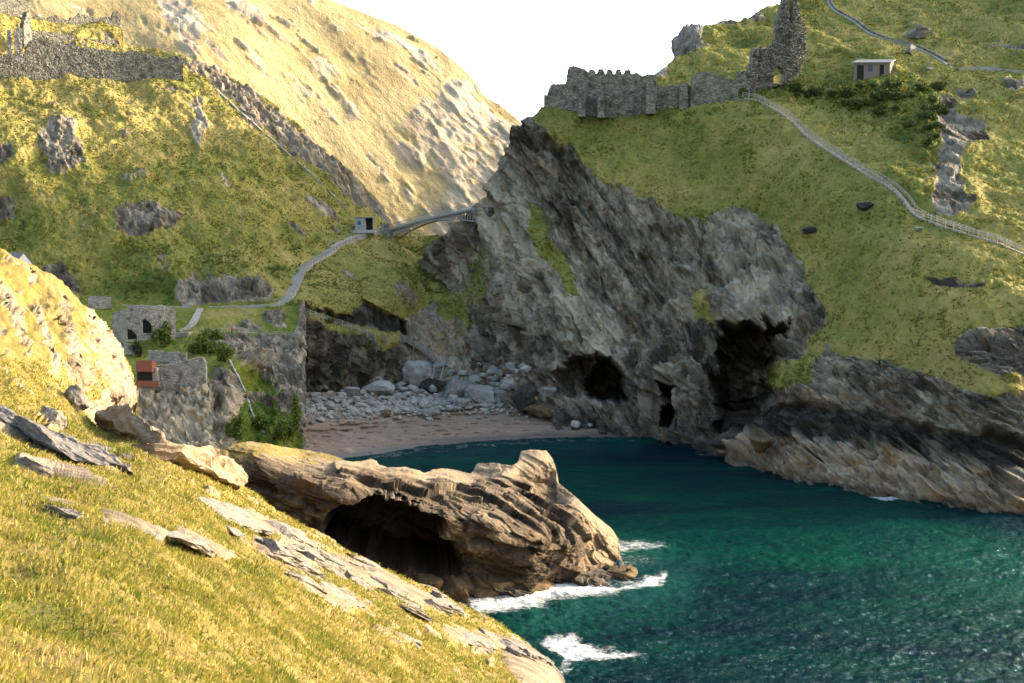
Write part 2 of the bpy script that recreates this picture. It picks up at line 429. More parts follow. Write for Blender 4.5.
E_ROCK = [
    ([(180, 64), (200, 62), (228, 74), (262, 96), (300, 130), (345, 164), (366, 186), (384, 206), (396, 226), (386, 222), (372, 214), (352, 206), (335, 186), (316, 168), (296, 158), (270, 136), (246, 120), (232, 104), (214, 84), (196, 76)], 4, .55),
    ([(40, 128), (52, 116), (74, 118), (80, 138), (86, 160), (74, 172), (52, 172), (42, 155)], 4, .5),
    ([(116, 206), (130, 201), (152, 205), (178, 215), (176, 228), (150, 236), (132, 240), (118, 228)], 4, .5),
    ([(180, 282), (195, 275), (215, 274), (240, 280), (262, 284), (275, 292), (270, 304), (190, 305), (178, 300)], 4, .42),
    ([(-10, 146), (10, 144), (16, 158), (4, 164), (-10, 166)], 3, .4), ([(306, 195), (325, 200), (338, 208), (334, 220), (318, 216), (304, 206)], 5, .5),
    ([(282, 222), (296, 226), (310, 232), (304, 238), (290, 232)], 4, .45), ([(340, 268), (352, 272), (356, 278), (344, 276)], 3, .5),
    ([(-10, 198), (14, 200), (20, 222), (4, 226), (-10, 224)], 4, .3), ([(220, 172), (226, 170), (232, 182), (226, 184)], 4, .7), ([(192, 100), (200, 96), (208, 130), (200, 148), (194, 128)], 3, .85),
    ([(35, 273), (60, 268), (76, 282), (80, 296), (60, 292), (40, 284)], 5, .3),
    ([(286, 306), (306, 310), (330, 312), (352, 316), (362, 310), (378, 314), (398, 318), (406, 322), (440, 300), (450, 330), (530, 330), (530, 420), (285, 420)], 3, .40),
]
E_TURFBACK = [([(300, 312), (325, 318), (350, 326), (372, 332), (400, 338), (398, 350), (370, 348), (366, 338), (340, 330), (312, 322)], 3), ([(366, 334), (392, 338), (398, 346), (380, 352), (368, 344)], 3),
              ([(440, 348), (470, 345), (475, 360), (450, 362)], 5), ([(462, 320), (480, 300), (505, 330), (490, 352), (470, 345)], 6)]
E_SCREE = [(392, 288), (402, 282), (420, 300), (440, 318), (470, 322), (520, 360), (530, 410), (400, 412), (424, 350), (415, 325)]
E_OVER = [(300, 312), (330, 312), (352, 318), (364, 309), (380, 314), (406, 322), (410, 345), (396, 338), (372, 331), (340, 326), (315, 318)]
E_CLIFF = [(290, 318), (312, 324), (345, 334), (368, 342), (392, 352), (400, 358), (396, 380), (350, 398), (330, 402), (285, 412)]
def e_shape(px, py, p, n):
    wx, wy = warped(px, py, p, 6, 0.10)
    rk = np.zeros(px.shape); pale = np.full(px.shape, .46)
    for poly, fe, pl in E_ROCK:
        b = blob(wx, wy, poly, fe); rk = np.maximum(rk, b); pale = pale * (1 - b) + pl * b
    for poly, fe in E_TURFBACK: rk = rk * (1 - blob(wx, wy, poly, fe))
    rk = np.maximum(rk, .62 * smooth(.55, .95, fbm(p / 9, 4, 21)) * (py < 300))
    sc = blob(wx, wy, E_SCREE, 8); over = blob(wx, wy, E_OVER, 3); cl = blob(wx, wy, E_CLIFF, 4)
    st = frame_coords(p, e_grain, .35)
    dr = 1.9 * ridged(st / 8, 4, 3) + .7 * ridged(st / 2.5, 3, 5)
    val, gr, f = strata(p, [.55, -.25, .8], [1, 0, -.6], 3.2, (8, 4), 3, .8)
    dr = .6 * dr + .8 * val + (1.3 + 1.5 * smooth(290, 330, py)) * facets(p, axes_of(e_grain, (7, 3.2, 3.2)), 11, rk) + .8 * facets(p, axes_of(e_grain, (2.4, 1.2, 1.2)), 12, rk)
    nearpath = np.minimum(sdline(px, py, E_PATH + E_STEPS + E_PATH2), 20) / 20
    dg = turf(p, n, 1.0) + .25 * ridged(p / 1.5, 2, 75) + 1.8 * fbm(st / 22, 3, 12) + .5 * ridged(p / 5, 3, 17)
    dg = dg * (.15 + .85 * nearpath ** 1.5)
    dsc = .9 * fbm(p / 3, 4, 31) + .7 * ridged(p / 1.8, 3, 33)
    h = rk * dr * (.3 + .7 * nearpath) + (1 - rk) * dg; h = h * (1 - sc) + dsc * sc
    d = h[:, None] * n
    d[:, 1] += 4.5 * over + 3.0 * cl * smooth(300, 296, px)
    low = smooth(352, 398, py) * (px > 285)
    lush = smooth(225, 262, py) * (px < 300) * .55 * smooth(-.3, .4, fbm(p / 16, 3, 40)) + .35 * smooth(.0, .5, fbm(p / 20, 3, 41)) + .5 * blob(wx, wy, [(400, 236), (470, 240), (480, 290), (470, 320), (420, 290), (390, 262)], 14)
    lush = np.maximum(lush, .9 * blob(wx, wy, [(100, 285), (180, 270), (190, 262), (175, 300), (100, 302)], 8))
    dry = .25 + .5 * fbm(p / 18, 3, 44) + .35 * smooth(170, 120, py)  # turf turns yellower towards the top of the slope
    pale = pale + .16 * fbm(st / 6, 3, 48) + .20 * low
    scg = .45 * smooth(-.1, .5, fbm(p / 7, 3, 52)) * smooth(372, 345, py)
    g = (1 - rk) * (1 - sc) + sc * scg
    pale = pale * (1 - sc) + sc * (.50 + .25 * smooth(340, 380, py)); pale = pale - .25 * over - .20 * cl + .14 * fbm(p / 3, 4, 55, .6)  # overhang and cliff below it darkened: their shade is in the colour
    return d, dict(grass=g, dry=dry, lush=lush, pale=pale, warm=.12 + .5 * sc * smooth(370, 340, py) + .25 * blob(wx, wy, E_ROCK[0][0], 4), wet_or_shade=.75 * over + .35 * cl * smooth(.0, .5, fbm(st / 5, 2, 50)), strat=st)  # overhang and cliff darkening here paints shade, not moisture
me, e_p, _x, _y, e_at = relief('mainland_hill', cols_of(-24, 540, .85, -140), E_TOP, E_BOT, 380, e_tps, e_shape, back=[(10, 90, -120), (8, 45, -55), (6, 22, -25), (3, 10, -9), (1, 4, -2.5), (.3, 1.4, -.5)])
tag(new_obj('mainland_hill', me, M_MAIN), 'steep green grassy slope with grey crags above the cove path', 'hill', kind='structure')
e_s = Surf(e_p)

# ===== island
F_TOP = [(425, 250), (432, 243), (446, 233), (455, 226), (466, 214), (476, 205), (486, 196), (493, 178), (500, 163), (507, 152), (511, 141), (516, 131), (526, 119), (538, 110), (546, 106), (560, 106), (638, 101), (643, 92), (652, 77), (662, 69), (672, 62), (684, 50), (694, 36), (706, 27), (722, 21), (745, 18), (757, 12), (775, 7), (790, -4), (815, -22), (1024, -105), (1150, -60), (1420, 150)]
F_BOT = [(425, 440), (520, 440), (640, 440), (690, 452), (720, 466), (750, 476), (800, 492), (850, 502), (900, 510), (960, 519), (1024, 527), (1150, 500), (1420, 440)]
F_CTL = [(445, 300, 352), (440, 240, 345), (500, 300, 322), (480, 205, 336), (512, 145, 332), (545, 108, 333), (600, 108, 331), (640, 104, 330), (700, 100, 327), (745, 97, 325), (700, 60, 352), (676, 36, 368), (690, 30, 372), (780, 10, 388), (900, 0, 402), (1024, -100, 470),
         (600, 250, 307), (560, 300, 303), (600, 380, 287), (530, 390, 300), (470, 380, 325), (640, 425, 276), (540, 425, 290), (500, 250, 327), (680, 215, 305), (740, 215, 300), (800, 262, 276), (832, 322, 247), (790, 376, 238), (775, 388, 240), (745, 300, 276), (700, 300, 285), (660, 300, 295),
         (650, 440, 'z', -.5), (700, 447, 'z', 0), (735, 456, 'z', 0), (760, 470, 'z', 0), (800, 479, 'z', 0), (850, 489, 'z', 0), (900, 498, 'z', 0), (960, 506, 'z', 0), (1024, 514, 'z', 0), (690, 380, 268), (760, 430, 243), (720, 340, 275),
         (1024, 255, 235), (930, 220, 252), (850, 170, 281), (760, 100, 321), (1024, 80, 322), (1000, 380, 203), (900, 352, 224), (850, 332, 239), (875, 75, 332), (880, 120, 306), (940, 120, 300), (1024, 160, 280), (970, 68, 336), (830, 85, 333), (700, 160, 316), (620, 150, 321), (800, 200, 283), (900, 280, 236), (850, 430, 219), (950, 450, 202), (1024, 440, 197),
         (1150, 250, 250), (1150, 80, 325), (1150, 480, 'z', 0), (1400, 420, 'z', 0), (1400, 300, 340), (1400, 170, 400), (900, 420, 213)]
f_tps = TPS(F_CTL)
f_grain = unit([.42, -.42, -.80])
F_GRASS = [(500, 60), (525, 112), (548, 140), (575, 152), (600, 180), (628, 193), (655, 212), (685, 222), (705, 214), (740, 210), (775, 224), (800, 262), (812, 292), (826, 322), (806, 350), (775, 372), (766, 386), (778, 391), (806, 380), (818, 362), (834, 352), (850, 362), (885, 362), (920, 372), (955, 390), (990, 398), (1030, 394), (1420, 400), (1420, -320), (500, -320)]
F_ROCKS = [([(952, 338), (966, 328), (985, 325), (1030, 328), (1420, 330), (1420, 384), (1030, 386), (1000, 380), (972, 370), (958, 356)], 5, .44),
           ([(938, 100), (950, 95), (958, 112), (984, 125), (990, 138), (970, 141), (962, 160), (958, 180), (966, 200), (978, 206), (958, 214), (938, 216), (930, 206), (936, 172), (940, 140), (935, 120)], 4, .52),
           ([(671, 30), (692, 29), (712, 40), (706, 52), (690, 60), (670, 64)], 3, .62), ([(912, 26), (930, 30), (934, 38), (918, 38)], 2, .55), ([(694, 24), (730, 20), (738, 27), (706, 30)], 3, .55), ([(985, 46), (1024, 43), (1030, 54), (990, 54)], 5, .5), ([(742, 15), (758, 11), (760, 19), (744, 20)], 2, .55),
           ([(640, 76), (662, 68), (672, 70), (650, 78)], 2, .6), ([(925, 282), (950, 279), (990, 283), (975, 287), (935, 286)], 3, .1), ([(955, 85), (975, 88), (972, 98), (958, 97)], 3, .5), ([(804, 228), (814, 226), (816, 234), (806, 235)], 3, .3), ([(1004, 82), (1030, 82), (1030, 89), (1008, 91)], 3, .5)]
F_GREENS = [([(527, 203), (540, 210), (555, 245), (575, 280), (581, 298), (565, 296), (548, 265), (533, 232)], 4, 1), ([(690, 296), (706, 286), (716, 310), (724, 332), (705, 330), (692, 318)], 6, .7), ([(664, 200), (690, 196), (720, 205), (700, 222), (674, 226)], 6, .8), ([(470, 250), (490, 240), (495, 300), (480, 330), (468, 300)], 8, .55)]
F_PALE = [([(690, 228), (740, 218), (775, 230), (795, 265), (800, 300), (790, 334), (755, 318), (735, 308), (712, 262)], 9, .26), ([(470, 215), (500, 180), (530, 180), (560, 260), (600, 300), (640, 360), (600, 350), (540, 330), (500, 300)], 12, .14), ([(560, 300), (585, 300), (630, 350), (620, 362), (585, 345)], 8, .12), ([(525, 195), (545, 190), (590, 270), (570, 270)], 8, .12), ([(560, 190), (700, 235), (710, 300), (660, 290), (600, 240)], 12, -.10), ([(655, 300), (710, 330), (700, 440), (640, 380)], 10, -.08), ([(810, 350), (850, 352), (860, 400), (830, 410)], 8, .12)]
F_CAVES = [([(713, 420), (708, 379), (718, 344), (726, 328), (738, 322), (751, 318), (772, 325), (796, 328), (792, 354), (777, 384), (767, 414), (760, 440), (716, 440)], 3.0, 42),
           ([(583, 400), (585, 386), (592, 370), (600, 363), (611, 360), (624, 366), (633, 379), (632, 404), (610, 409)], 2.5, 34), ([(556, 378), (570, 356), (592, 352), (612, 362), (596, 376), (586, 402), (564, 398)], 4, 14),
           ([(661, 427), (661, 400), (664, 383), (670, 381), (674, 395), (672, 425)], 1.8, 22), ([(726, 392), (736, 340), (708, 350), (700, 372), (698, 420), (715, 430)], 5, 4)]
F_BAND = [(775, 408), (800, 404), (840, 408), (868, 418), (905, 424), (955, 432), (1030, 440), (1420, 470), (1420, 510), (1030, 474), (960, 462), (900, 450), (850, 440), (800, 432), (772, 428)]
F_BASE = [(752, 436), (800, 436), (850, 446), (900, 456), (960, 468), (1030, 480), (1420, 520), (1420, 640), (1024, 540), (900, 530), (740, 480)]
F_OCHRE = [([(778, 386), (840, 395), (842, 410), (790, 412), (768, 404)], 6, .7), ([(845, 375), (900, 372), (960, 400), (1000, 420), (900, 420), (850, 400)], 10, .35), ([(800, 300), (830, 320), (815, 350), (790, 345)], 7, .4), ([(622, 320), (632, 318), (650, 345), (642, 346)], 4, .6), ([(690, 235), (700, 232), (706, 262), (698, 262)], 4, .4)]
F_LUSH = [([(812, 84), (850, 74), (905, 74), (940, 80), (950, 100), (935, 170), (905, 150), (870, 122), (830, 110), (800, 96), (770, 100), (740, 96), (770, 84)], 8, .95), ([(770, 380), (812, 350), (820, 362), (800, 384), (768, 390)], 5, .6), ([(600, 110), (760, 104), (760, 118), (610, 120)], 6, .5)]
F_PATH = [(744, 97), (752, 98), (762, 101), (776, 109), (790, 118), (803, 131), (815, 141), (832, 153), (850, 164), (866, 174), (882, 182), (896, 191), (904, 200), (911, 211), (919, 217), (930, 221), (946, 227), (962, 232), (980, 237), (1000, 243), (1016, 250), (1040, 262), (1080, 282), (1130, 306)]
F_PATH2 = [(826, -10), (828, 2), (832, 9), (842, 14), (856, 22), (868, 32), (884, 38), (900, 42), (916, 47), (932, 54), (944, 61), (952, 67)]
def f_shape(px, py, p, n):
    wx, wy = warped(px, py, p, 6, 0.09)
    g = blob(wx, wy, F_GRASS, 3.5); pale = np.full(px.shape, .52); warm = .10 + .15 * smooth(0, .5, fbm(p / 9, 3, 60)); lush = .35 * smooth(0, .5, fbm(p / 18, 3, 61))
    rkin = np.zeros(px.shape)
    for poly, fe, pl in F_ROCKS:
        b = blob(wx, wy, poly, fe); rkin = np.maximum(rkin, b); pale = pale * (1 - b) + pl * b
    g = g * (1 - rkin)
    for poly, fe, s in F_GREENS:
        b = s * blob(wx, wy, poly, fe); g = np.maximum(g, b); lush = np.maximum(lush, .45 * b)
    for poly, fe, a in F_PALE: pale = pale + a * blob(wx, wy, poly, fe)
    base = blob(wx, wy, F_BASE, 5); band = blob(wx, wy, F_BAND, 5)
    for poly, fe, a in F_OCHRE: warm = np.maximum(warm, a * blob(wx, wy, poly, fe))
    for poly, fe, a in F_LUSH: lush = np.maximum(lush, a * blob(wx, wy, poly, fe))
    warm = np.maximum(warm, .95 * base); pale = pale + .12 * base - .18 * band  # band darkened: shade of the recess put into the colour
    cliff_r = smooth(760, 800, px) * smooth(340, 390, py)
    st = frame_coords(p, f_grain, .20)
    st2 = frame_coords(p, unit([.85, -.3, -.35]), .25)
    st3 = frame_coords(p, f_grain, .45)
    dr = 3.2 * ridged(st / 16, 2, 3) + 1.9 * fbm(st3 / 5, 4, 5, .6) + 1.0 * ridged(st3 / 5.5, 3, 6)
    val, gr, f = strata(p, [.75, -.2, .6], [.42, -.42, -.8], 3.4, (11, 6), 4)
    rkm = 1 - g
    dr = .55 * dr + 1.0 * val + 4.2 * facets(p, axes_of(f_grain, (24, 5.5, 5.5)), 21, rkm) + 2.0 * facets(p, axes_of(f_grain, (8, 2.2, 2.2)), 22, rkm) + .8 * facets(p, axes_of(f_grain, (1.8, 1, 1)), 23, rkm)
    v2, gr2, f2 = strata(p, [.45, -.15, .88], [.85, -.3, -.4], 2.6, (9, 4), 8, .9)
    dq = 1.5 * ridged(st2 / 8, 4, 13) + .9 * fbm(frame_coords(p, unit([.85, -.3, -.35]), .5) / 2.5, 3, 15) + 1.0 * v2 - .3 * gr2
    dq = .5 * dq + 3.0 * facets(p, axes_of([.80, -.25, -.50], (15, 1.8, 6), (.45, -.15, .88)), 24, cliff_r) + 1.5 * facets(p, axes_of([.80, -.25, -.50], (5, .75, 2.2), (.45, -.15, .88)), 25, cliff_r)
    dr = dr * (1 - cliff_r) + dq * cliff_r
    stm = st * (1 - cliff_r[:, None]) + st2 * cliff_r[:, None]
    pd = np.minimum(np.minimum(sdline(px, py, F_PATH), sdline(px, py, F_PATH2)), 12) / 12
    hut = smooth(6, 22, np.hypot((px - 876) , (py - 72) * 1.6))
    cas = smooth(2, 10, sdline(px, py, [(545, 107), (600, 110), (650, 107), (700, 101), (745, 96), (790, 77), (806, 40)]))
    dg = (turf(p, n, 1.0) + .28 * ridged(p / 1.5, 2, 75) + 1.6 * fbm(p / 24, 3, 70) + lush * (.9 * fbm(p / 2.2, 3, 71) + .5)) * (.2 + .8 * pd) * (.25 + .75 * hut) * (.3 + .7 * cas)
    dg = dg + .35 * (1 - np.abs(np.sin(p[:, 2] / .95 + 2.2 * fbm(p / 14, 2, 72)))) * smooth(.1, .5, fbm(p / 20, 2, 73)) * pd
    edge = g * smooth(.5, 1, 1 - np.abs(2 * g - 1))
    dr = dr * (1 - .6 * smooth(.0, .5, rkin))
    h = g * dg + (1 - g) * dr * (.35 + .65 * smooth(0, 8, py - np.interp(px, *np.array(F_TOP).T)))
    d = h[:, None] * n
    d[:, 2] += .8 * edge
    cave = np.zeros(px.shape)
    cw = px + 2.5 * fbm(p / 5, 3, 80), py + 2.5 * fbm(p / 5, 3, 83)
    for poly, fe, dep in F_CAVES:
        s = smooth(0, 2.2 * fe, sdpoly(cw[0], cw[1], poly)) * dep
        ax = np.array(ray(*np.mean(poly, 0))); ax = ax / ax[1]
        d += (s * (1 + .12 * fbm(p / 3, 3, 85)))[:, None] * ax * (s >= cave)[:, None]; cave = np.maximum(cave, s)
    d[:, 1] += 3.2 * band
    low = smooth(380, 430, py)
    wet_or_shade = np.clip(.55 * low * (1 - base) * (px < 800) + .75 * band + .55 * blob(wx, wy, F_PALE[4][0], 14) * smooth(-.1, .5, fbm(st / 6, 3, 87)) + .45 * smooth(.1, .6, fbm(st / 8, 3, 88)), 0, .9)  # the band term paints the shade of the recess
    wet_or_shade = np.maximum(wet_or_shade, smooth(.9, .2, p[:, 2]) * .9) * (1 - g)
    pale = pale + .22 * fbm(st / 13, 3, 90) + .22 * fbm(stm / 4, 4, 91, .6) - .12 * (1 - cliff_r) - .14 * cliff_r * (1 - base)
    dry = .10 + .5 * fbm(p / 22, 3, 92) + .25 * smooth(260, 340, py)
    return d, dict(grass=g, dry=dry, lush=lush, pale=pale, warm=warm, wet_or_shade=wet_or_shade, strat=frame_coords(p, f_grain, .4) * (1 - cliff_r[:, None]) + st2 * cliff_r[:, None])
me, f_p, _x, _y, f_at = relief('island', cols_of(425, 1048, .85, None, 1420), F_TOP, F_BOT, 560, f_tps, f_shape,
                     back=[(0, 230, -210), (0, 150, -150), (0, 90, -70), (0, 45, -24), (0, 20, -7), (0, 8, -2), (0, 2.5, -.4)], side_right=[(60, 120, 0), (110, 260, -40)])
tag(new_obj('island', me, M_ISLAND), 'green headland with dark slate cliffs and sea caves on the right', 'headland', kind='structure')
f_s = Surf(f_p)

# ===== terrace with the ruins
D_TOP = [(40, 300), (90, 302), (120, 304), (200, 306), (250, 306), (300, 306), (306, 307)]
D_BOT = [(40, 468), (240, 468), (306, 462)]
D_CTL = [(60, 304, 297), (100, 306, 298), (200, 308, 300), (285, 306, 297), (304, 310, 293), (115, 340, 276), (155, 340, 278), (180, 334, 281), (250, 330, 286), (300, 332, 283), (150, 362, 262), (205, 360, 259), (140, 388, 246), (205, 388, 245), (170, 388, 245), (240, 352, 268), (300, 345, 279), (303, 440, 246), (272, 400, 258), (262, 440, 245), (252, 380, 266),
         (190, 420, 238), (140, 440, 233), (236, 400, 247), (238, 440, 238), (100, 400, 240), (60, 380, 245), (60, 440, 225), (170, 460, 228), (225, 385, 248), (244, 400, 254), (248, 440, 243), (240, 365, 256), (300, 460, 241)]
d_tps = TPS(D_CTL)
D_ROCK = [([(60, 384), (135, 388), (150, 386), (205, 388), (214, 372), (228, 368), (236, 378), (244, 400), (243, 440), (238, 475), (60, 475)], 3, .70), ([(212, 338), (245, 334), (275, 334), (300, 338), (310, 330), (310, 430), (290, 420), (270, 385), (245, 365), (230, 352), (214, 348)], 3, .44), ([(222, 322), (252, 320), (262, 330), (240, 334)], 4, .4), ([(262, 312), (284, 310), (286, 326), (264, 326)], 3, .42), ([(296, 304), (310, 304), (310, 470), (300, 470)], 2, .5), ([(245, 390), (290, 400), (300, 440), (300, 470), (240, 470)], 6, .3)]
def d_shape(px, py, p, n):
    wx, wy = warped(px, py, p, 4, 0.15)
    rk = np.zeros(px.shape); pale = np.full(px.shape, .45)
    for poly, fe, pl in D_ROCK:
        b = blob(wx, wy, poly, fe); rk = np.maximum(rk, b); pale = pale * (1 - b) + pl * b
    green = blob(wx, wy, [(240, 405), (262, 402), (285, 415), (300, 405), (304, 445), (300, 470), (236, 470)], 6)
    moss = blob(wx, wy, [(235, 350), (262, 356), (285, 382), (290, 402), (262, 408), (246, 385)], 6) * .55
    moss = moss * smooth(-.2, .3, fbm(p / 3, 3, 99))
    rk = rk * (1 - .85 * green) * (1 - moss)
    st = frame_coords(p, unit([.5, -.3, -.8]), .3)
    val, gr, f = strata(p, [.3, -.3, .9], [1, .2, -.2], 1.5, 3.5, 2)
    dr = 1.7 * ridged(st / 7, 4, 3) + .8 * ridged(st / 2.2, 3, 5) 
    dr = .45 * dr + .5 * val + 2.2 * facets(p, axes_of([.5, -.3, -.8], (5, 2.6, 2.6)), 31, rk) + 1.1 * facets(p, axes_of([.5, -.3, -.8], (1.8, 1, 1)), 32, rk)
    front = blob(wx, wy, D_ROCK[0][0], 3)
    flat = blob(px, py, [(100, 300), (290, 300), (295, 345), (215, 350), (215, 388), (100, 390)], 8)
    dg = .35 * fbm(p / 5, 3, 1) + .22 * fbm(p / 1.6, 3, 2) + .1 * fbm(p / .6, 2, 3) + green * 1.0 * fbm(p / 2, 3, 4)
    h = rk * dr * (.55 + .45 * (1 - flat)) + (1 - rk) * dg
    d = h[:, None] * n
    crev = blob(wx, wy, [(206, 372), (222, 366), (224, 396), (214, 408), (206, 396)], 3)
    d[:, 1] += 2.5 * crev
    return d, dict(grass=1 - rk, dry=.05 + .4 * fbm(p / 9, 3, 6) + .5 * blob(wx, wy, [(196, 308), (285, 306), (285, 322), (230, 324), (195, 318)], 5), lush=np.clip(.6 + .5 * fbm(p / 8, 3, 7) + .4 * green - .5 * blob(wx, wy, [(196, 308), (285, 306), (285, 322), (230, 324), (195, 318)], 5), 0, 1),
                   pale=pale + .15 * fbm(st / 5, 3, 8), warm=.15 + .9 * blob(wx, wy, [(287, 305), (296, 304), (299, 334), (292, 336)], 2.5), wet_or_shade=.8 * crev + .5 * smooth(.1, .5, fbm(st / 5, 3, 9)) * rk * (1 - front * .5), strat=st * 1.2)  # crevice coloured darker than the rock around it
me, d_p, *_ = relief('terrace', cols_of(90, 306, .75, 40, None, 6), D_TOP, D_BOT, 230, d_tps, d_shape, back=[(0, 14, -3), (0, 5, -.6)], side_right=[(-.4, 2, -.2), (-2.2, 9, -.6), (-6, 22, -1.5), (-11, 42, -4)])
tag(new_obj('terrace', me, M_TERR), 'grassy stepped terrace on a sheer rock face above the beach', 'terrace', kind='structure')
d_s = Surf(d_p)

# ===== promontory with the cave
C_TOP = [(205, 456), (222, 449), (236, 444), (252, 441), (280, 446), (310, 451), (335, 457), (350, 463), (370, 460), (388, 466), (405, 466), (425, 472), (440, 468), (455, 470), (470, 474), (478, 464), (500, 464), (512, 466), (518, 462), (521, 452), (530, 450), (546, 451), (552, 459), (556, 470), (557, 481), (568, 490), (580, 500), (592, 512), (604, 522), (613, 531), (619, 540), (619, 552), (622, 562), (627, 572), (631, 580)]
C_BOT = [(205, 520), (260, 545), (340, 585), (400, 605), (450, 614), (500, 604), (560, 592), (600, 590), (631, 587)]
C_CTL = [(230, 450, 142), (215, 500, 136), (252, 445, 144), (300, 456, 150), (340, 458, 153), (380, 468, 155), (430, 473, 158), (470, 480, 160), (512, 470, 165), (540, 455, 170), (552, 478, 169), (610, 535, 161), (628, 576, 153), (630, 584, 'z', -.4), (600, 584, 'z', -.2), (560, 586, 'z', -.3), (500, 596, 'z', -.3), (450, 608, 'z', -.3),
         (262, 462, 138), (300, 470, 139), (350, 479, 139), (400, 489, 139), (450, 501, 139), (500, 516, 141.5), (540, 527, 144.5), (570, 541, 149), (260, 500, 138), (300, 550, 141.5), (350, 572, 141.5), (400, 588, 141.5), (480, 560, 142.5), (590, 560, 153), (600, 530, 160), (570, 500, 164), (520, 490, 161), (550, 505, 162), (400, 540, 140.5)]
c_tps = TPS(C_CTL)
C_CAVE = [([(305, 535), (335, 511), (362, 500), (388, 494), (418, 500), (440, 510), (450, 522), (446, 534), (456, 550), (466, 562), (464, 574), (436, 582), (400, 580), (350, 560)], 3, 20), ([(420, 560), (440, 545), (460, 548), (470, 570), (455, 578), (430, 574)], 4, 4), ([(250, 500), (300, 505), (345, 510), (330, 525), (290, 522), (255, 512)], 6, 2.5)]
c_n = unit([.42, -.10, .90])
def c_shape(px, py, p, n):
    v1, g1, f1 = strata(p, c_n, [.8, -.1, -.35], 3.0, (11, 6), 5, .7)
    v2, g2, f2 = strata(p, c_n, [.8, -.1, -.35], .62, (7, 3), 9, .2)
    st = frame_coords(p, unit([.8, -.2, -.42]), .25)
    out = n * .8 + np.array([.12, -.45, .2])
    out = out / np.linalg.norm(out, axis=1, keepdims=True)
    k = smooth(2, 34, py - np.interp(px, *np.array(C_TOP).T))
    cax = lambda *s: axes_of([.80, -.28, -.45], s, c_n)
    h = (2.5 * facets(p, cax(16, 4.2, 9), 41) + 1.1 * facets(p, cax(7, 1.6, 4), 42)) * (.12 + .88 * k) + .38 * (.25 + .75 * k) * facets(p, cax(2.4, .7, 1.3), 43) + .10 * ridged(p / 1.2, 3, 5)
    tip = smooth(555, 600, px)
    d = h[:, None] * out
    cw = px + 8 * fbm(p / 4, 4, 80, .6), py + 8 * fbm(p / 4, 4, 83, .6)
    cave = np.zeros(px.shape)
    for poly, fe, dep in C_CAVE: cave = np.maximum(cave, smooth(0, 3 * fe, sdpoly(cw[0], cw[1], poly)) * dep)
    d += cave[:, None] * np.array([-.08, 1, -.05])
    wx, wy = warped(px, py, p, 5, .25)
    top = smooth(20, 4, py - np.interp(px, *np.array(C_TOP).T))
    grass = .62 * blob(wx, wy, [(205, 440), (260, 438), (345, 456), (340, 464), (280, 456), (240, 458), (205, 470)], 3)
    pale = .26 + .36 * top + .30 * tip + .15 * fbm(st / 3, 3, 6) + .22 * blob(wx, wy, [(500, 440), (556, 445), (558, 480), (500, 490)], 6) + .12 * smooth(.2, .8, n[:, 2])  # crest and tip paler, front darker: sun and shade put into the colour
    wet_or_shade = .9 * smooth(1.1, .1, p[:, 2]) + .35 * smooth(.1, .6, fbm(st / 3, 3, 7))
    warm = .08 + .30 * smooth(.1, .6, fbm(p / 4, 3, 8)) + .25 * tip + .4 * blob(wx, wy, [(300, 550), (400, 560), (480, 590), (420, 610), (340, 590)], 8)
    return d, dict(grass=grass, dry=.5 + 0 * px, lush=0 * px, pale=pale, warm=np.clip(warm, 0, 1), wet_or_shade=np.clip(wet_or_shade, 0, .9), strat=st * 1.1)
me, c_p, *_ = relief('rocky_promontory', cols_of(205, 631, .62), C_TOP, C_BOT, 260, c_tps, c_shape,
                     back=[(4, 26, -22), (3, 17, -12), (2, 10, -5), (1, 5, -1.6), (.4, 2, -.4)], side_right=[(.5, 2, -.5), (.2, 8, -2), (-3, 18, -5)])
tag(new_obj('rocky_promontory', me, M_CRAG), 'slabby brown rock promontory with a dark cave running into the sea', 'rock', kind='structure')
c_s = Surf(c_p)

# ===== headland slope in front
A_TOP = [(-260, 150), (-120, 205), (-40, 236), (0, 252), (22, 264), (40, 270), (58, 281), (72, 292), (90, 309), (104, 326), (116, 342), (126, 360), (132, 374), (134, 386), (135, 402), (136.5, 420), (139, 432), (150, 438), (180, 448), (210, 462), (240, 486), (270, 508), (300, 524), (340, 545), (380, 568), (430, 590), (470, 606), (500, 622), (520, 640), (540, 655), (556, 668), (566, 684), (580, 720), (640, 820)]
A_BOT = [(-260, 1100), (640, 1100)]
A_CTL = [(0, 252, 134), (60, 282, 138), (100, 322, 140), (130, 376, 142), (0, 330, 108), (60, 350, 116), (118, 425, 122), (126, 400, 130), (0, 395, 78), (60, 425, 88), (130, 445, 90), (200, 465, 100), (240, 490, 108), (300, 530, 112), (380, 572, 120), (450, 602, 132), (500, 626, 128), (540, 656, 119), (560, 682, 'z', .2), (575, 720, 'z', -.5),
         (500, 650, 106), (430, 605, 108), (300, 560, 78), (300, 600, 54), (200, 520, 60), (100, 480, 54), (0, 470, 46), (0, 430, 63), (0, 560, 26), (100, 560, 30), (200, 600, 33), (300, 650, 37), (400, 683, 46), (400, 640, 64), (480, 683, 76), (0, 683, 14.5), (200, 683, 20.5), (-120, 683, 11.5),
         (0, 850, 8.2), (300, 850, 13), (500, 850, 24), (0, 1090, 5), (500, 1090, 8.5), (-250, 160, 110), (-250, 500, 24), (-250, 330, 70), (-250, 1000, 4.5), (620, 850, 33), (40, 300, 128), (90, 380, 118)]
a_tps = TPS(A_CTL)
a_n = unit([.36, .10, .93])
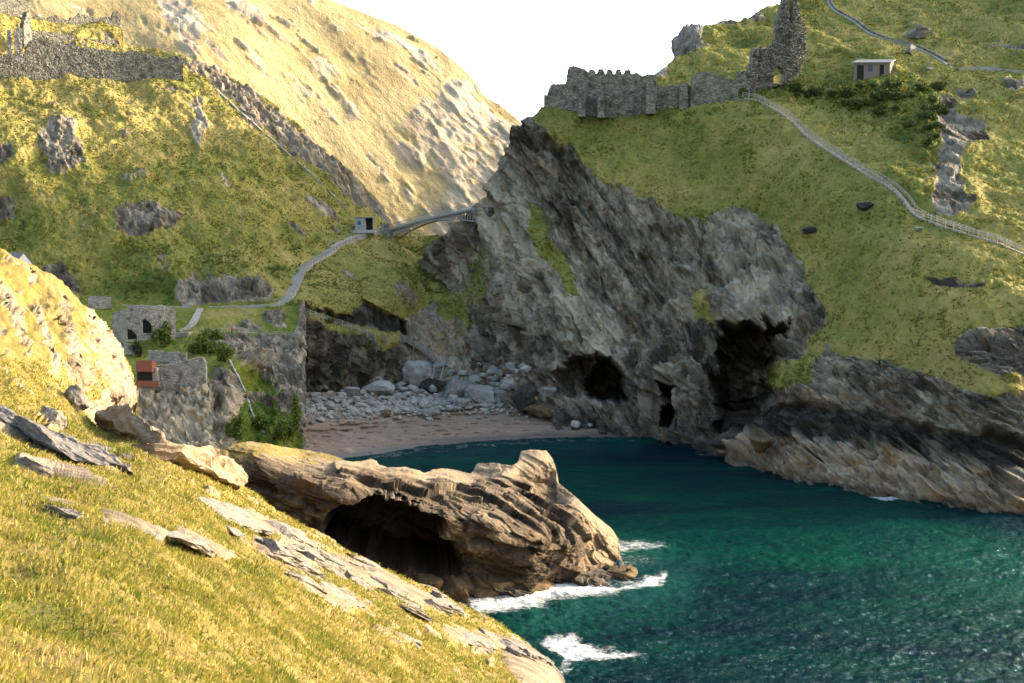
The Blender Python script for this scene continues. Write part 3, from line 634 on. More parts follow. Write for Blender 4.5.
A_BANDS = [([(-10, 408), (20, 420), (60, 440), (100, 458), (132, 468), (128, 474), (90, 466), (50, 456), (20, 440), (-10, 428)], 3, .75), ([(15, 458), (40, 464), (85, 474), (112, 488), (100, 487), (60, 476), (15, 466)], 2.5, .8),
           ([(38, 502), (60, 506), (80, 514), (76, 518), (50, 510)], 2, .7), ([(94, 518), (130, 524), (165, 538), (160, 542), (110, 530)], 2, .75), ([(164, 528), (200, 540), (232, 562), (222, 563), (185, 548)], 2.5, .75),
           ([(206, 503), (250, 510), (280, 528), (330, 550), (300, 552), (262, 532), (222, 516)], 3, .7), ([(250, 540), (300, 545), (320, 570), (300, 572), (260, 555)], 4, .7), ([(275, 565), (300, 580), (345, 600), (372, 604), (350, 612), (305, 596)], 3, .7), ([(375, 628), (400, 634), (425, 648), (410, 648)], 2.5, .6),
           ([(435, 628), (470, 632), (495, 645), (480, 650), (450, 642)], 3.5, .7), ([(480, 630), (520, 640), (560, 668), (575, 690), (540, 690), (510, 662)], 4, .7), ([(330, 552), (390, 575), (460, 610), (440, 614), (380, 590), (340, 570)], 4, .65), ([(500, 655), (530, 668), (560, 690), (520, 690)], 4, .7)]
A_SPURROCK = [([(88, 306), (104, 325), (118, 344), (130, 370), (136, 390), (132, 420), (120, 432), (100, 425), (95, 402), (104, 385), (98, 350), (82, 322)], 4, .85), ([(36, 300), (44, 318), (54, 350), (60, 380), (52, 372), (42, 340), (32, 312)], 3.5, .75), ([(-4, 282), (10, 296), (24, 330), (30, 356), (18, 340), (0, 305)], 3.5, .75), ([(60, 290), (70, 320), (84, 355), (96, 380), (84, 378), (68, 345), (58, 312)], 3.5, .65),
              ([(62, 395), (75, 390), (90, 402), (120, 405), (130, 430), (100, 428), (80, 415)], 5, .72), ([(60, 355), (90, 360), (96, 388), (70, 384)], 6, .6)]
def a_shape(px, py, p, n):
    wx, wy = warped(px, py, p, 3.5, .35)
    dist = np.hypot(p[:, 0], p[:, 1])
    rk = np.zeros(px.shape); pale = np.full(px.shape, .62)
    for poly, fe, pl in [(q, w, v - .20) for q, w, v in A_BANDS] + [(q, w, v - .06) for q, w, v in A_SPURROCK]:
        b = blob(wx, wy, poly, fe); rk = np.maximum(rk, b); pale = pale * (1 - b) + pl * b
    spur = smooth(450, 400, py) * smooth(150, 130, px)
    rk = np.maximum(rk, .7 * smooth(.35, .6, fbm(p * np.array([.5, .18, .3]), 4, 21)) * smooth(45, 80, dist))
    v1, g1, f1 = strata(p, unit([.42, .12, .88]), [.8, .3, -.45], 1.6, (9, 4), 5, .5)
    v2, g2 = ridged(frame_coords(p, unit([.8, .25, -.5]), .35) / 1.6, 4, 8, .55), 0 * g1
    st = frame_coords(p, unit([.75, .3, -.45]), .3)
    dr = .12 * v2 + .14 * ridged(st / 2.5, 4, 3) + .25
    st4 = frame_coords(p, unit([.35, .1, -.93]), .3)
    dsp = .4 * ridged(st4 / 7, 3, 13) + .8 * facets(p, axes_of([.35, .1, -.93], (4.5, 2.2, 2.2)), 51, rk * spur) + .6 * facets(p, axes_of([.35, .1, -.93], (1.5, .6, .6)), 52, rk * spur)
    dr = dr * (1 - spur) + dsp * spur
    dg = .42 * fbm(p / 6, 3, 1) + .17 * fbm(p / 1.7, 3, 2) + .07 * fbm(p / .5, 3, 3)
    dg = dg + spur * (.6 * fbm(st4 / 9, 3, 7) + .25 * fbm(p / 2.2, 3, 8))
    k = smooth(2, 30, dist)
    h = (rk * dr + (1 - rk) * dg) * (.3 + .7 * k) * smooth(-2, 12, py - np.interp(px, *np.array(A_TOP).T) + 8)
    d = h[:, None] * n
    d[:, 1] += spur * .8 * smooth(.35, .6, fbm(p / 1.8, 3, 30)) * rk
    lush = .5 * smooth(.0, .5, fbm(p / 5, 4, 40)) * smooth(130, 90, dist) + .5 * blob(wx, wy, [(-10, 360), (60, 395), (110, 430), (135, 470), (90, 452), (30, 425), (-10, 405)], 12)
    dry = .28 + .45 * fbm(p / 4, 4, 41) + .25 * smooth(60, 18, dist) * smooth(.0, .5, fbm(p / 2, 3, 42)) + .25 * spur
    wet_or_shade = smooth(1.2, .2, p[:, 2]) * .8
    return d, dict(grass=1 - rk, dry=dry, lush=lush, pale=pale + .12 * fbm(st / 2, 3, 45), warm=.18 + .35 * smooth(.1, .5, fbm(p / 3, 3, 46)) + .2 * spur, wet_or_shade=wet_or_shade, strat=st)
me, a_p, a_px, a_py, a_at = relief('headland_slope', cols_of(-30, 640, .85, -260), A_TOP, A_BOT, 560, a_tps, a_shape, back=[(-26, 60, -45), (-14, 34, -26), (-6.6, 16, -11), (-2.8, 7, -3.6), (-1, 2.5, -.8)], vpow=1.15)
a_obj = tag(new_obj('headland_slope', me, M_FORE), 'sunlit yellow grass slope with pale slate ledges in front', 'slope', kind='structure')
a_s = Surf(a_p)
# ------------------------------------------------------------------ beach, sea, sky, light
SAND = NT('wet_and_dry_sand'); c = SAND.coord()
n = SAND.noise(SAND.mapping(c, (.25, .8, 1)), .6, 7, .65); n2 = SAND.noise(c, 3.0, 5, .7)
wet_or_shade = SAND.attr('wet_or_shade')
col = SAND.ramp(SAND.math('ADD', SAND.math('MULTIPLY', n, .7), SAND.math('MULTIPLY', n2, .3)), [(.3, (.115, .08, .052)), (.55, (.20, .142, .096)), (.72, (.30, .23, .165))])
col = SAND.mix(SAND.math('MULTIPLY', wet_or_shade, .7), col, (.055, .048, .042)); SAND.bump(n2, .06)
M_SAND = SAND.out(col, SAND.math('MULTIPLY_ADD', wet_or_shade, -.45, .9), .4)
B_TOP = [(284, 392), (400, 392), (520, 396), (640, 404), (780, 412)]
B_BOT = [(284, 486), (400, 470), (560, 452), (660, 446), (780, 470)]
WLINE = np.array([(260, 474), (330, 460), (370, 455), (420, 447), (470, 442), (520, 439), (570, 437), (650, 437), (700, 440), (790, 450)], float)
def b_shape(px, py, p, n):
    wl = np.interp(px, WLINE[:, 0], WLINE[:, 1]) + 1.2 * fbm(p / 6, 3, 5)
    t = wl - py
    z = np.where(t > 0, .10 * t, .12 * t) + .12 * fbm(p / 3, 3, 2) * smooth(0, 8, t) + .05 * fbm(p / .8, 2, 3)
    z = z + .9 * smooth(24, 40, t)
    x, y, zz = ray(px, py); tt = (z - EYE[2]) / zz
    q = np.stack([x * tt, y * tt, EYE[2] + zz * tt], -1)
    return q - p, dict(wet_or_shade=smooth(10, 1, t + 3 * fbm(p / 4, 3, 9)) + .5 * smooth(560, 660, px))
me, b_p, *_ = relief('beach', cols_of(284, 780, 1.1), B_TOP, B_BOT, 90, lambda px, py: Yz(px, py, 1.0), b_shape)
tag(new_obj('beach', me, M_SAND), 'pinkish brown sand beach at the head of the cove', 'beach', kind='structure')
b_s = Surf(b_p)

# sea: real waves near, one sheet out to the horizon
SEA = NT('sea_water'); c = SEA.coord()
foam, shal = SEA.attr('foam'), SEA.attr('shallow')
big = SEA.noise(SEA.mapping(c, (.5, 1.3, 1), (0, 0, .4)), .030, 4, .6, .6)
base = SEA.ramp(big, [(.38, (.0006, .009, .013)), (.50, (.0002, .019, .0155)), (.64, (.0002, .033, .0195))])
base = SEA.mix(shal, base, (.01, .065, .050))
fn = SEA.noise(SEA.mapping(c, (1, 1.6, 1)), 1.1, 9, .72, .8); fn2 = SEA.noise(c, 5.0, 5, .7)
fm = SEA.math('ADD', foam, SEA.math('MULTIPLY_ADD', fn, 1.5, -.75)); fm = SEA.math('ADD', fm, SEA.math('MULTIPLY_ADD', fn2, .5, -.25)); fm = SEA.sstep(.36, .98, fm)
col = SEA.mix(fm, base, SEA.mix(fn2, (.50, .54, .53), (.78, .78, .75)))
w1 = SEA.noise(SEA.mapping(c, (1, 1.5, 1), (0, 0, -.25)), .85, 7, .66, .2)
SEA.bump(SEA.math('ADD', w1, SEA.math('MULTIPLY', fm, .3)), .60, .9)
SEA.b.inputs['IOR'].default_value = 1.33
SEA.out(col, 1.0, 0.0); M_SEA = SEA.m
gl = SEA.node('ShaderNodeBsdfGlossy'); gl.inputs['Roughness'].default_value = .08; gl.inputs['Color'].default_value = (.60, .86, .95, 1)
SEA.l.new(SEA.b.inputs['Normal'].links[0].from_socket, gl.inputs['Normal'])
fr = SEA.node('ShaderNodeFresnel'); fr.inputs['IOR'].default_value = 1.33; SEA.l.new(SEA.b.inputs['Normal'].links[0].from_socket, fr.inputs['Normal'])
ms = SEA.node('ShaderNodeMixShader'); SEA.put(ms.inputs[0], SEA.math('MULTIPLY', SEA.math('MULTIPLY', fr.outputs[0], .34), SEA.math('SUBTRACT', 1.0, fm)))
SEA.l.new(SEA.b.outputs[0], ms.inputs[1]); SEA.l.new(gl.outputs[0], ms.inputs[2]); SEA.l.new(ms.outputs[0], SEA.n['Material Output'].inputs['Surface'])
rows = np.concatenate([np.linspace(282, 424, 24), np.arange(425, 700, .9), np.linspace(704, 1200, 60)])
cs = np.concatenate([np.linspace(-700, 280, 30), np.arange(284, 1040, 1.1), np.linspace(1050, 1900, 40)])
px, py = np.meshgrid(cs, rows); sh = px.shape
p = P(px, py, Yz(px, py, 0.0)).reshape(-1, 3)
d0 = np.hypot(p[:, 0], p[:, 1]); amp = smooth(900, 280, d0) * smooth(436, 520, py.ravel()) * .8 + .2
R = lambda a: np.array([[math.cos(a), -math.sin(a), 0], [math.sin(a), math.cos(a), 0], [0, 0, 1]])
z = .15 * fbm((p @ R(.5)) * np.array([.10, .22, 1]), 3, 1) + .19 * fbm((p @ R(-.3)) * np.array([.32, .6, 1]), 3, 4) + .12 * fbm(p * np.array([.7, 1.5, 1]), 3, 7, .6)
p[:, 2] = z * amp
x_, y_ = px.ravel(), py.ravel()
wx = x_ + 9 * fbm(p / 5, 3, 2); wy = y_ + 4 * fbm(p / 5, 3, 6)
foam = np.zeros(len(p)); shallow = np.zeros(len(p))
for poly, fe, a in (([(462, 600), (500, 594), (540, 582), (600, 586), (628, 580), (672, 572), (660, 586), (620, 592), (570, 598), (520, 610), (480, 612)], 7, .85), ([(520, 590), (560, 578), (610, 584), (640, 580), (600, 592), (545, 600)], 5, 1.0),
                    ([(612, 536), (640, 536), (672, 545), (650, 551), (618, 556)], 6, .62), ([(618, 552), (650, 552), (664, 566), (640, 572), (622, 572)], 7, .38), ([(545, 638), (580, 634), (600, 648), (648, 655), (600, 662), (560, 662)], 6, .85), ([(560, 660), (580, 664), (560, 684)], 6, .6),
                    ([(852, 490), (880, 492), (912, 498), (880, 499)], 2.5, .75), ([(782, 478), (815, 484), (800, 486)], 2.5, .5), ([(360, 456), (420, 447), (520, 439), (640, 436), (640, 439), (520, 443), (420, 452), (372, 460)], 1.6, .42), ([(690, 448), (740, 458), (735, 462), (690, 452)], 2, .4), ([(940, 504), (1000, 511), (1024, 516), (990, 514)], 2, .45)):
    foam = np.maximum(foam, a * smooth(-fe, fe, sdpoly(wx, wy, poly)))
cw_ = sdline(wx, wy, [(640, 437), (700, 448), (735, 457), (760, 470), (800, 480), (850, 490), (900, 499), (960, 507), (1030, 516)])
foam = np.maximum(foam, .34 * smooth(3.2, .3, cw_) * smooth(-.3, .4, fbm(p / 7, 2, 31)))
rk_ = sdline(wx, wy, [(470, 606), (505, 594), (560, 584), (600, 582), (632, 578), (625, 560), (618, 540)])
foam = np.maximum(foam, .42 * smooth(16, 1, rk_))
for poly, fe, a in (([(380, 464), (470, 444), (650, 438), (640, 450), (470, 462)], 9, .30), ([(500, 600), (640, 575), (700, 560), (690, 600), (600, 622), (520, 640)], 18, .5), ([(620, 535), (680, 545), (680, 580), (620, 575)], 12, .4), ([(860, 520), (1024, 530), (1100, 600), (1024, 620), (900, 570)], 30, .16)):
    shallow = np.maximum(shallow, a * smooth(-fe, fe, sdpoly(wx, wy, poly)))
idx = np.arange(p.shape[0]).reshape(sh)
q = np.stack([idx[:-1, :-1], idx[1:, :-1], idx[1:, 1:], idx[:-1, 1:]], -1).reshape(-1, 4)
me = np_mesh('sea', p, q); set_attr(me, 'foam', foam); set_attr(me, 'shallow', shallow)
tag(new_obj('sea', me, M_SEA), 'dark teal choppy sea filling the cove', 'sea', kind='structure')

M_BED = plain('seabed_sand', (.08, .09, .07), scale=.05)
me = py_mesh('seabed', [(-6000, -3000, -9), (6000, -3000, -9), (6000, 9000, -9), (-6000, 9000, -9)], [(0, 1, 2, 3)])
tag(new_obj('seabed', me, M_BED), 'flat sea floor under the water', 'seabed', kind='structure')

# sky and sun
SUN_EL, SUN_AZ = math.radians(17.5), math.atan2(.93, .37)
W = bpy.data.worlds.new('World'); SC.world = W; W.use_nodes = True
nt = W.node_tree; bg = nt.nodes['Background']; sky = nt.nodes.new('ShaderNodeTexSky'); sky.sky_type = 'NISHITA'; sky.sun_disc = False
sky.sun_elevation = SUN_EL; sky.sun_rotation = SUN_AZ; sky.air_density = 1.0; sky.dust_density = 4.0; sky.ozone_density = 1.0
nt.links.new(sky.outputs[0], bg.inputs[0]); bg.inputs[1].default_value = SKY_STRENGTH
L = bpy.data.lights.new('sun', 'SUN'); L.energy = SUN_STRENGTH; L.angle = math.radians(.5); L.color = (1.0, .87, .68)
lo = bpy.data.objects.new('sun', L); COL.objects.link(lo)
to_sun = Vector((math.sin(SUN_AZ) * math.cos(SUN_EL), math.cos(SUN_AZ) * math.cos(SUN_EL), math.sin(SUN_EL)))
lo.rotation_euler = to_sun.to_track_quat('Z', 'Y').to_euler(); lo.location = to_sun * 500

cam = bpy.data.cameras.new('camera'); co = bpy.data.objects.new('camera', cam); COL.objects.link(co)
cam.sensor_width = 36; cam.lens = 36 * F_PX / 1024; cam.clip_start = .3; cam.clip_end = 20000
co.location = tuple(EYE); co.rotation_euler = (math.radians(90) - PITCH, 0, 0); SC.camera = co
vs = SC.view_settings; vs.view_transform = 'Standard'; vs.look = 'None'; vs.exposure = EXPOSURE; vs.gamma = 1; vs.use_curve_mapping = False
SC.render.engine = 'CYCLES'; SC.cycles.use_denoising = True; SC.cycles.max_bounces = 6; SC.cycles.diffuse_bounces = 3; SC.cycles.glossy_bounces = 2; SC.cycles.transmission_bounces = 2
SC.cycles.caustics_reflective = False; SC.cycles.caustics_refractive = False
# ------------------------------------------------------------------ built things
M_CASTLE = masonry('grey_castle_stone', (.17, .15, .11), (.23, .205, .155), (.29, .26, .20), lichen=(.25, .18, .07))
M_RUIN = masonry('pale_ruin_stone', (.27, .245, .20), (.33, .30, .245), (.39, .355, .295), mortar=(.30, .28, .24), s=1.2)
M_MAINWALL = masonry('mainland_castle_stone', (.15, .14, .105), (.22, .20, .155), (.28, .26, .20), lichen=(.22, .18, .07))
M_PATH = plain('pale_path_gravel', (.33, .30, .24), (.23, .205, .165), 1.2, .95, .05)
M_STEP = plain('grey_step_stone', (.40, .37, .32), (.26, .24, .21), 1.5, .9, .04)
M_WOOD = plain('weathered_fence_wood', (.36, .33, .27), (.20, .18, .15), 4, .85)
M_BROWNWOOD = plain('brown_deck_wood', (.20, .15, .11), (.11, .08, .06), 3, .85)
M_STEEL = plain('grey_bridge_steel', (.30, .29, .27), (.20, .195, .18), 2, .5, metal=.3)
M_SLATEDECK = plain('slate_bridge_deck', (.33, .32, .29), (.22, .21, .19), 1.5, .8)
M_SLATE = plain('slate_roof_tiles', (.17, .165, .165), (.11, .11, .112), 3, .7, .03)
M_WHITE = plain('white_limewash', (.80, .78, .73), (.66, .64, .60), 1, .85)
M_HUTWALL = plain('pinkish_hut_render', (.20, .155, .12), (.14, .112, .09), 1.6, .9, .02)
M_DARK = plain('dark_interior', (.022, .020, .018), (.012, .011, .010), 1, .9)  # near-black doors; also painted shade inside ruin, shed and porch
M_RUST = plain('rust_red_sheet', (.24, .075, .036), (.14, .045, .024), 1.5, .8, .02)
M_GLASS = plain('blue_grey_window', (.06, .08, .10), (.03, .045, .06), 1, .45, spec=.3)
M_KIOSK = plain('pale_grey_boarding', (.33, .325, .305), (.20, .195, .18), 2, .8)

def box(verts, faces, c, s, rz=0.0, M=None):
    b = len(verts); cr, sr = math.cos(rz), math.sin(rz)
    for dx, dy, dz in ((-1, -1, -1), (1, -1, -1), (1, 1, -1), (-1, 1, -1), (-1, -1, 1), (1, -1, 1), (1, 1, 1), (-1, 1, 1)):
        x, y, z = dx * s[0] / 2, dy * s[1] / 2, dz * s[2] / 2
        if M is not None:
            q = M @ Vector((x, y, z)); x, y, z = q
        else: x, y = x * cr - y * sr, x * sr + y * cr
        verts.append((c[0] + x, c[1] + y, c[2] + z))
    faces += [tuple(b + i for i in f) for f in ((0, 3, 2, 1), (4, 5, 6, 7), (0, 1, 5, 4), (1, 2, 6, 5), (2, 3, 7, 6), (3, 0, 4, 7))]

def box_obj(name, mat, parent, c, s, rz=0.0):
    v, f = [], []; box(v, f, c, s, rz); return new_obj(name, py_mesh(name, v, f), mat, parent)

def bar(verts, faces, a, b, w, h=None):
    """A squared bar from a to b."""
    a, b = Vector(a), Vector(b); d = b - a; L = d.length
    if L < 1e-6: return
    q = d.to_track_quat('X', 'Z').to_matrix(); box(verts, faces, (a + b) / 2, (L, w, h or w), M=q)

def bar_obj(name, mat, parent, segs, w, h=None):
    v, f = [], []
    for a, b in segs: bar(v, f, a, b, w, h)
    return new_obj(name, py_mesh(name, v, f), mat, parent)

def local(root, pts):
    """World points in the thing's own frame (things here are not rotated)."""
    o = np.array(root.location); return [np.asarray(p, float) - o for p in pts]

def cell_wall(name, mat, parent, base, tops, thick=1.0, res=1.0, holes=(), rag=.5, seed=0, rough=.10):
    """Ruined masonry: base = [(px, py, Y)] along the foot, tops = [(px, py)]; ragged top, real openings, real thickness."""
    base = np.array(base, float); tops = np.array(tops, float)
    xs = np.arange(base[0, 0], base[-1, 0] + res * .5, res); n = len(xs)
    by = np.interp(xs, base[:, 0], base[:, 1]); Y = np.interp(xs, base[:, 0], base[:, 2]); ty = np.interp(xs, tops[:, 0], tops[:, 1])
    B = P(xs, by, Y); T = P(xs, ty, Y)
    dz = res * Y.mean() / F_PX; z0, z1 = B[:, 2].min() - 1.2, T[:, 2].max() + dz
    m = int((z1 - z0) / dz) + 1; zs = z0 + np.arange(m + 1) * dz
    t = np.gradient(B[:, :2], axis=0); t /= np.linalg.norm(t, axis=1)[:, None]; nn = np.stack([-t[:, 1], t[:, 0]], 1)
    nn *= np.where(nn[:, 1:] < 0, -1, 1)
    xc = (xs[:-1] + xs[1:]) / 2; zc = (zs[:-1] + zs[1:]) / 2
    bz = np.interp(xc, xs, B[:, 2]) - 1.0; tz = np.interp(xc, xs, T[:, 2]) + (h1(np.floor(xc / 2.2), seed) - .6) * rag * .6
    solid = (zc[None] > bz[:, None]) & (zc[None] < tz[:, None])
    Yc = np.interp(xc, xs, Y)
    for hole in holes:
        pyc = np.stack([project(np.stack([np.interp(xc, xs, B[:, 0]), Yc, np.full(len(xc), z)], -1))[1] for z in zc], 1)
        solid &= ~(sdpoly(np.broadcast_to(xc[:, None], pyc.shape), pyc, hole) > 0)
    verts, ids, faces = [], {}, []
    o = np.array(parent.location) if parent is not None else np.zeros(3)
    def vid(i, j, s):
        k = (i, j, s)
        if k not in ids:
            r = rough * (2 * h1(i * .71, j * 1.37, s + seed) - 1) + .8 * rough * (2 * h1(i // 3, j // 2, s * 3 + seed) - 1)
            off = (0 if s == 0 else thick) + r
            ids[k] = len(verts); verts.append((B[i, 0] + nn[i, 0] * off - o[0], B[i, 1] + nn[i, 1] * off - o[1], zs[j] + rough * .7 * (h1(i, j * 2.1, seed) - .5) - o[2]))
        return ids[k]
    for i in range(n - 1):
        for j in range(m):
            if not solid[i, j]: continue
            faces.append((vid(i, j, 0), vid(i + 1, j, 0), vid(i + 1, j + 1, 0), vid(i, j + 1, 0)))
            faces.append((vid(i + 1, j, 1), vid(i, j, 1), vid(i, j + 1, 1), vid(i + 1, j + 1, 1)))
            if j + 1 >= m or not solid[i, j + 1]: faces.append((vid(i, j + 1, 0), vid(i + 1, j + 1, 0), vid(i + 1, j + 1, 1), vid(i, j + 1, 1)))
            if j == 0 or not solid[i, j - 1]: faces.append((vid(i + 1, j, 0), vid(i, j, 0), vid(i, j, 1), vid(i + 1, j, 1)))
            if i == 0 or not solid[i - 1, j]: faces.append((vid(i, j, 0), vid(i, j + 1, 0), vid(i, j + 1, 1), vid(i, j, 1)))
            if i + 2 >= n or not solid[i + 1, j]: faces.append((vid(i + 1, j, 0), vid(i + 1, j, 1), vid(i + 1, j + 1, 1), vid(i + 1, j + 1, 0)))
    return new_obj(name, py_mesh(name, verts, faces), mat, parent)

def wall_thing(name, label, cat, mat, base, tops, group=None, **kw):
    o = cell_wall(name, mat, None, base, tops, **kw); return tag(o, label, cat, group)

# ---- castle on the island
cg = thing('castle_wall', 'crenellated grey castle wall with buttresses on the cliff top against the sky', 'castle wall', P(600, 109, 330))
merl = [(544, 95), (547, 95), (550, 86), (553, 84), (566, 84), (567, 71), (569, 67), (574, 66), (584, 69), (587, 72)]
for k in range(5): merl += [(588 + 9 * k, 74), (589 + 9 * k, 69.5), (593.5 + 9 * k, 69.5), (594.5 + 9 * k, 74)]
merl += [(633, 74), (636, 72), (642, 76), (648, 74), (656, 75)]
cell_wall('wall', M_CASTLE, cg, [(544, 107, 333), (567, 110, 331), (605, 114, 328), (640, 112, 327), (656, 108, 327)], merl, thick=2.2, res=.75, rag=.3, seed=2,
          holes=[[(604, 72), (604, 71.5), (604.2, 72)]])
for x0, x1, yt, yb in ((578.5, 585, 92, 113), (597.5, 604, 92, 114), (646, 656, 82, 110)):
    cell_wall('buttress', M_CASTLE, cg, [(x0, yb, 323.6), (x1, yb, 323.4)], [(x0, yt), (x1, yt - 1)], thick=5.0, res=.75, rag=.2, seed=int(x0), rough=.08)
wall_thing('ruined_wall', 'low ruined wall linking the crenellated castle wall to a square pier', 'wall', M_CASTLE, [(656.5, 108, 327.5), (690, 104, 326)], [(656, 84), (665, 86), (680, 84), (681, 83), (688, 84), (690, 86)], thick=1.6, res=.75, seed=5)
wall_thing('stone_pier', 'square stone pier between two ruined castle walls', 'pier', M_CASTLE, [(679.5, 107, 324.6), (687.5, 105, 324.4)], [(679, 85), (688, 84)], thick=1.3, res=.75, rag=.2, seed=7)
wall_thing('ruined_wall', 'ruined castle wall with humped broken top behind the path end', 'wall', M_CASTLE, [(690.5, 105, 325), (728, 101, 324), (750, 98, 323)], [(690, 78), (697, 73), (704, 71), (716, 74), (727, 77), (727.5, 79), (735, 79), (736, 72), (748, 71), (750, 73)], thick=1.6, res=.75, seed=9,
           holes=[[(738, 99), (738, 90), (741, 88), (746, 88), (748, 91), (748, 99)]])
wall_thing('curtain_wall', 'tall ruined curtain wall with pointed arch climbing the hill', 'castle wall', M_CASTLE, [(749, 97, 325), (760, 89, 326), (775, 83, 326.6), (790, 79, 327.4), (799, 70, 328.6), (806, 48, 330)],
           [(749, 66), (752, 63), (752.5, 50), (760, 48), (767, 47), (774, 44), (775, 26), (778, 14), (781, 3), (784, -6), (787.5, -7), (788.5, 16), (791, 25), (792.5, -2), (796, -6), (799, 12), (803, 22), (806, 30)], thick=2.0, res=.75, seed=12, rag=1.8, rough=.28,
           holes=[[(773.5, 84), (773.5, 73), (776, 68), (779, 66.5), (782, 69), (784.5, 74), (784.5, 84)]])
# ---- castle on the mainland
wall_thing('castle_wall', 'long dark rubble castle wall across the top of the left slope', 'castle wall', M_MAINWALL, [(-40, 77, 351), (0, 77, 356.5), (60, 77, 365.5), (120, 78, 374), (183, 78, 381)],
           [(-40, 56), (0, 54), (26, 54), (30, 41), (44, 37), (60, 42), (74, 45), (84, 47), (110, 50), (122, 53), (134, 50), (140, 52), (155, 56), (165, 58), (175, 56), (183, 57)], thick=2.0, res=.8, rag=.6, seed=15)
wall_thing('stone_pillar', 'slim sunlit stone pillar, left one of a pair above the long wall', 'pillar', M_RUIN, [(7.5, 58, 352), (12.5, 58, 352.5)], [(7, 30), (13, 29)], thick=1.3, res=.8, rag=.3, seed=17)
wall_thing('stone_pillar', 'broad sunlit stone pillar, right one of a pair above the long wall', 'pillar', M_RUIN, [(15, 60, 353), (23, 60, 354)], [(15, 30), (18, 27), (23, 28)], thick=1.6, res=.8, rag=.3, seed=18)
wall_thing('ruined_wall', 'dark ruined wall under a turf bank behind the long wall', 'wall', M_MAINWALL, [(28, 50, 373), (60, 52, 381), (120, 54, 394)], [(28, 30), (40, 31), (60, 33), (80, 38), (100, 40), (118, 39), (120, 42)], thick=1.8, res=.8, rag=.6, seed=19)
wall_thing('ruined_wall', 'ruined wall in the top corner with a pale coping', 'wall', M_MAINWALL, [(-40, 10, 365), (0, 10, 371), (30, 16, 379)], [(-40, -8), (0, -9), (15, -4), (29, -2), (30, 3)], thick=1.6, res=.8, rag=.6, seed=20)
wall_thing('ruined_wall', 'short broken wall with a leaning pale end near the left edge', 'wall', M_MAINWALL, [(24, 44, 366), (32, 40, 370)], [(24, 26), (28, 11), (32, 14)], thick=1.4, res=.8, rag=.5, seed=21)
wall_thing('ruined_wall', 'line of low broken stones along the ridge top below the far hill', 'wall', M_MAINWALL, [(33, 26, 383), (60, 26, 389), (90, 26, 396), (121, 27, 402)], [(33, 17), (44, 16), (46, 19), (58, 15), (60, 20), (74, 18), (80, 13), (88, 15), (96, 19), (112, 16), (115, 11), (119, 12), (121, 15)], thick=1.3, res=.8, rag=1.0, seed=22)
wall_thing('ruined_wall', 'narrow broken wall stub at the right end of the long castle wall', 'wall', M_MAINWALL, [(184, 80, 389), (197, 84, 391)], [(184, 60), (187, 58), (190, 66), (197, 72)], thick=1.2, res=.8, rag=.6, seed=23)
# ---- ruins on the terrace
ru = thing('ruined_building', 'roofless pale stone building with dark doorways on the terrace', 'ruin', P(145, 336, 272))
cell_wall('front_wall', M_RUIN, ru, [(113, 338, 270.5), (126, 338, 270), (143, 336, 270.5), (160, 336, 272), (176, 334, 274)], [(113, 314), (118, 311), (125, 309), (132, 307.5), (143, 304.5), (146, 307), (160, 305), (170, 306.5), (173, 308), (176, 311)], thick=.9, res=.7, rag=.2, seed=30, rough=.06,
          holes=[[(142.5, 333), (142.5, 320), (145, 318.5), (150, 322), (152, 325), (152, 333)], [(127, 340), (127, 329), (132, 330), (137, 335), (137, 340)]])
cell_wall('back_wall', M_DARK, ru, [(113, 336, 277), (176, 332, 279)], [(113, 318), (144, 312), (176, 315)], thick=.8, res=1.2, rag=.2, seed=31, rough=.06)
wall_thing('retaining_wall', 'broad pale retaining wall beside the rust red shed', 'wall', M_RUIN, [(157, 387, 243.5), (180, 388, 243.5), (206, 388, 243.5)], [(157, 366), (170, 364), (185, 361), (196, 358), (203, 357), (206, 362)], thick=1.2, res=.7, rag=.2, seed=33, rough=.06)
wall_thing('garden_wall', 'low pale wall above the retaining wall on the terrace', 'wall', M_RUIN, [(148, 357, 262), (165, 358, 260), (186, 358, 259)], [(148, 350), (165, 352), (186, 353)], thick=.7, res=.7, rag=.2, seed=34, rough=.05)
wall_thing('garden_wall', 'short low pale wall left of a round dark bush', 'wall', M_RUIN, [(122, 350, 266), (141, 351, 266)], [(122, 343), (141, 346)], thick=.7, res=.7, rag=.2, seed=35, rough=.05)
wall_thing('garden_wall', 'pale boundary wall at the left end of the terrace path', 'wall', M_RUIN, [(88, 306, 294), (111, 305, 296)], [(88, 296), (111, 297)], thick=.7, res=.7, rag=.1, seed=36, rough=.05)
# rust red shed
sh = thing('rusty_shed', 'small rust red shed with dark opening at the terrace edge', 'shed', P(146, 386, 242))
def quad_block(name, mat, parent, px0, px1, py0, py1, Y, depth, tilt=0.0):
    a = P(px0, py1, Y); b = P(px1, py1, Y); t = P(px0, py0, Y)
    v, f = [], []; c = (a + b) / 2; w = b[0] - a[0]; h = t[2] - a[2]
    M = Matrix.Rotation(tilt, 3, 'X'); box(v, f, local(parent, [(c[0], Y + depth / 2, a[2] + h / 2)])[0], (w, depth, h), M=M); return new_obj(name, py_mesh(name, v, f), mat, parent)
quad_block('roof', M_RUST, sh, 136, 152, 362, 373.5, 240.5, 3.0, -.25)
quad_block('wall', M_DARK, sh, 137, 152, 372, 381, 241.5, 3)
quad_block('front_panel', M_RUST, sh, 136, 158, 381, 387, 240.8, .5, -.2)
quad_block('side_pillar', M_RUIN, sh, 152.5, 157, 368, 387, 241.6, 2.2)
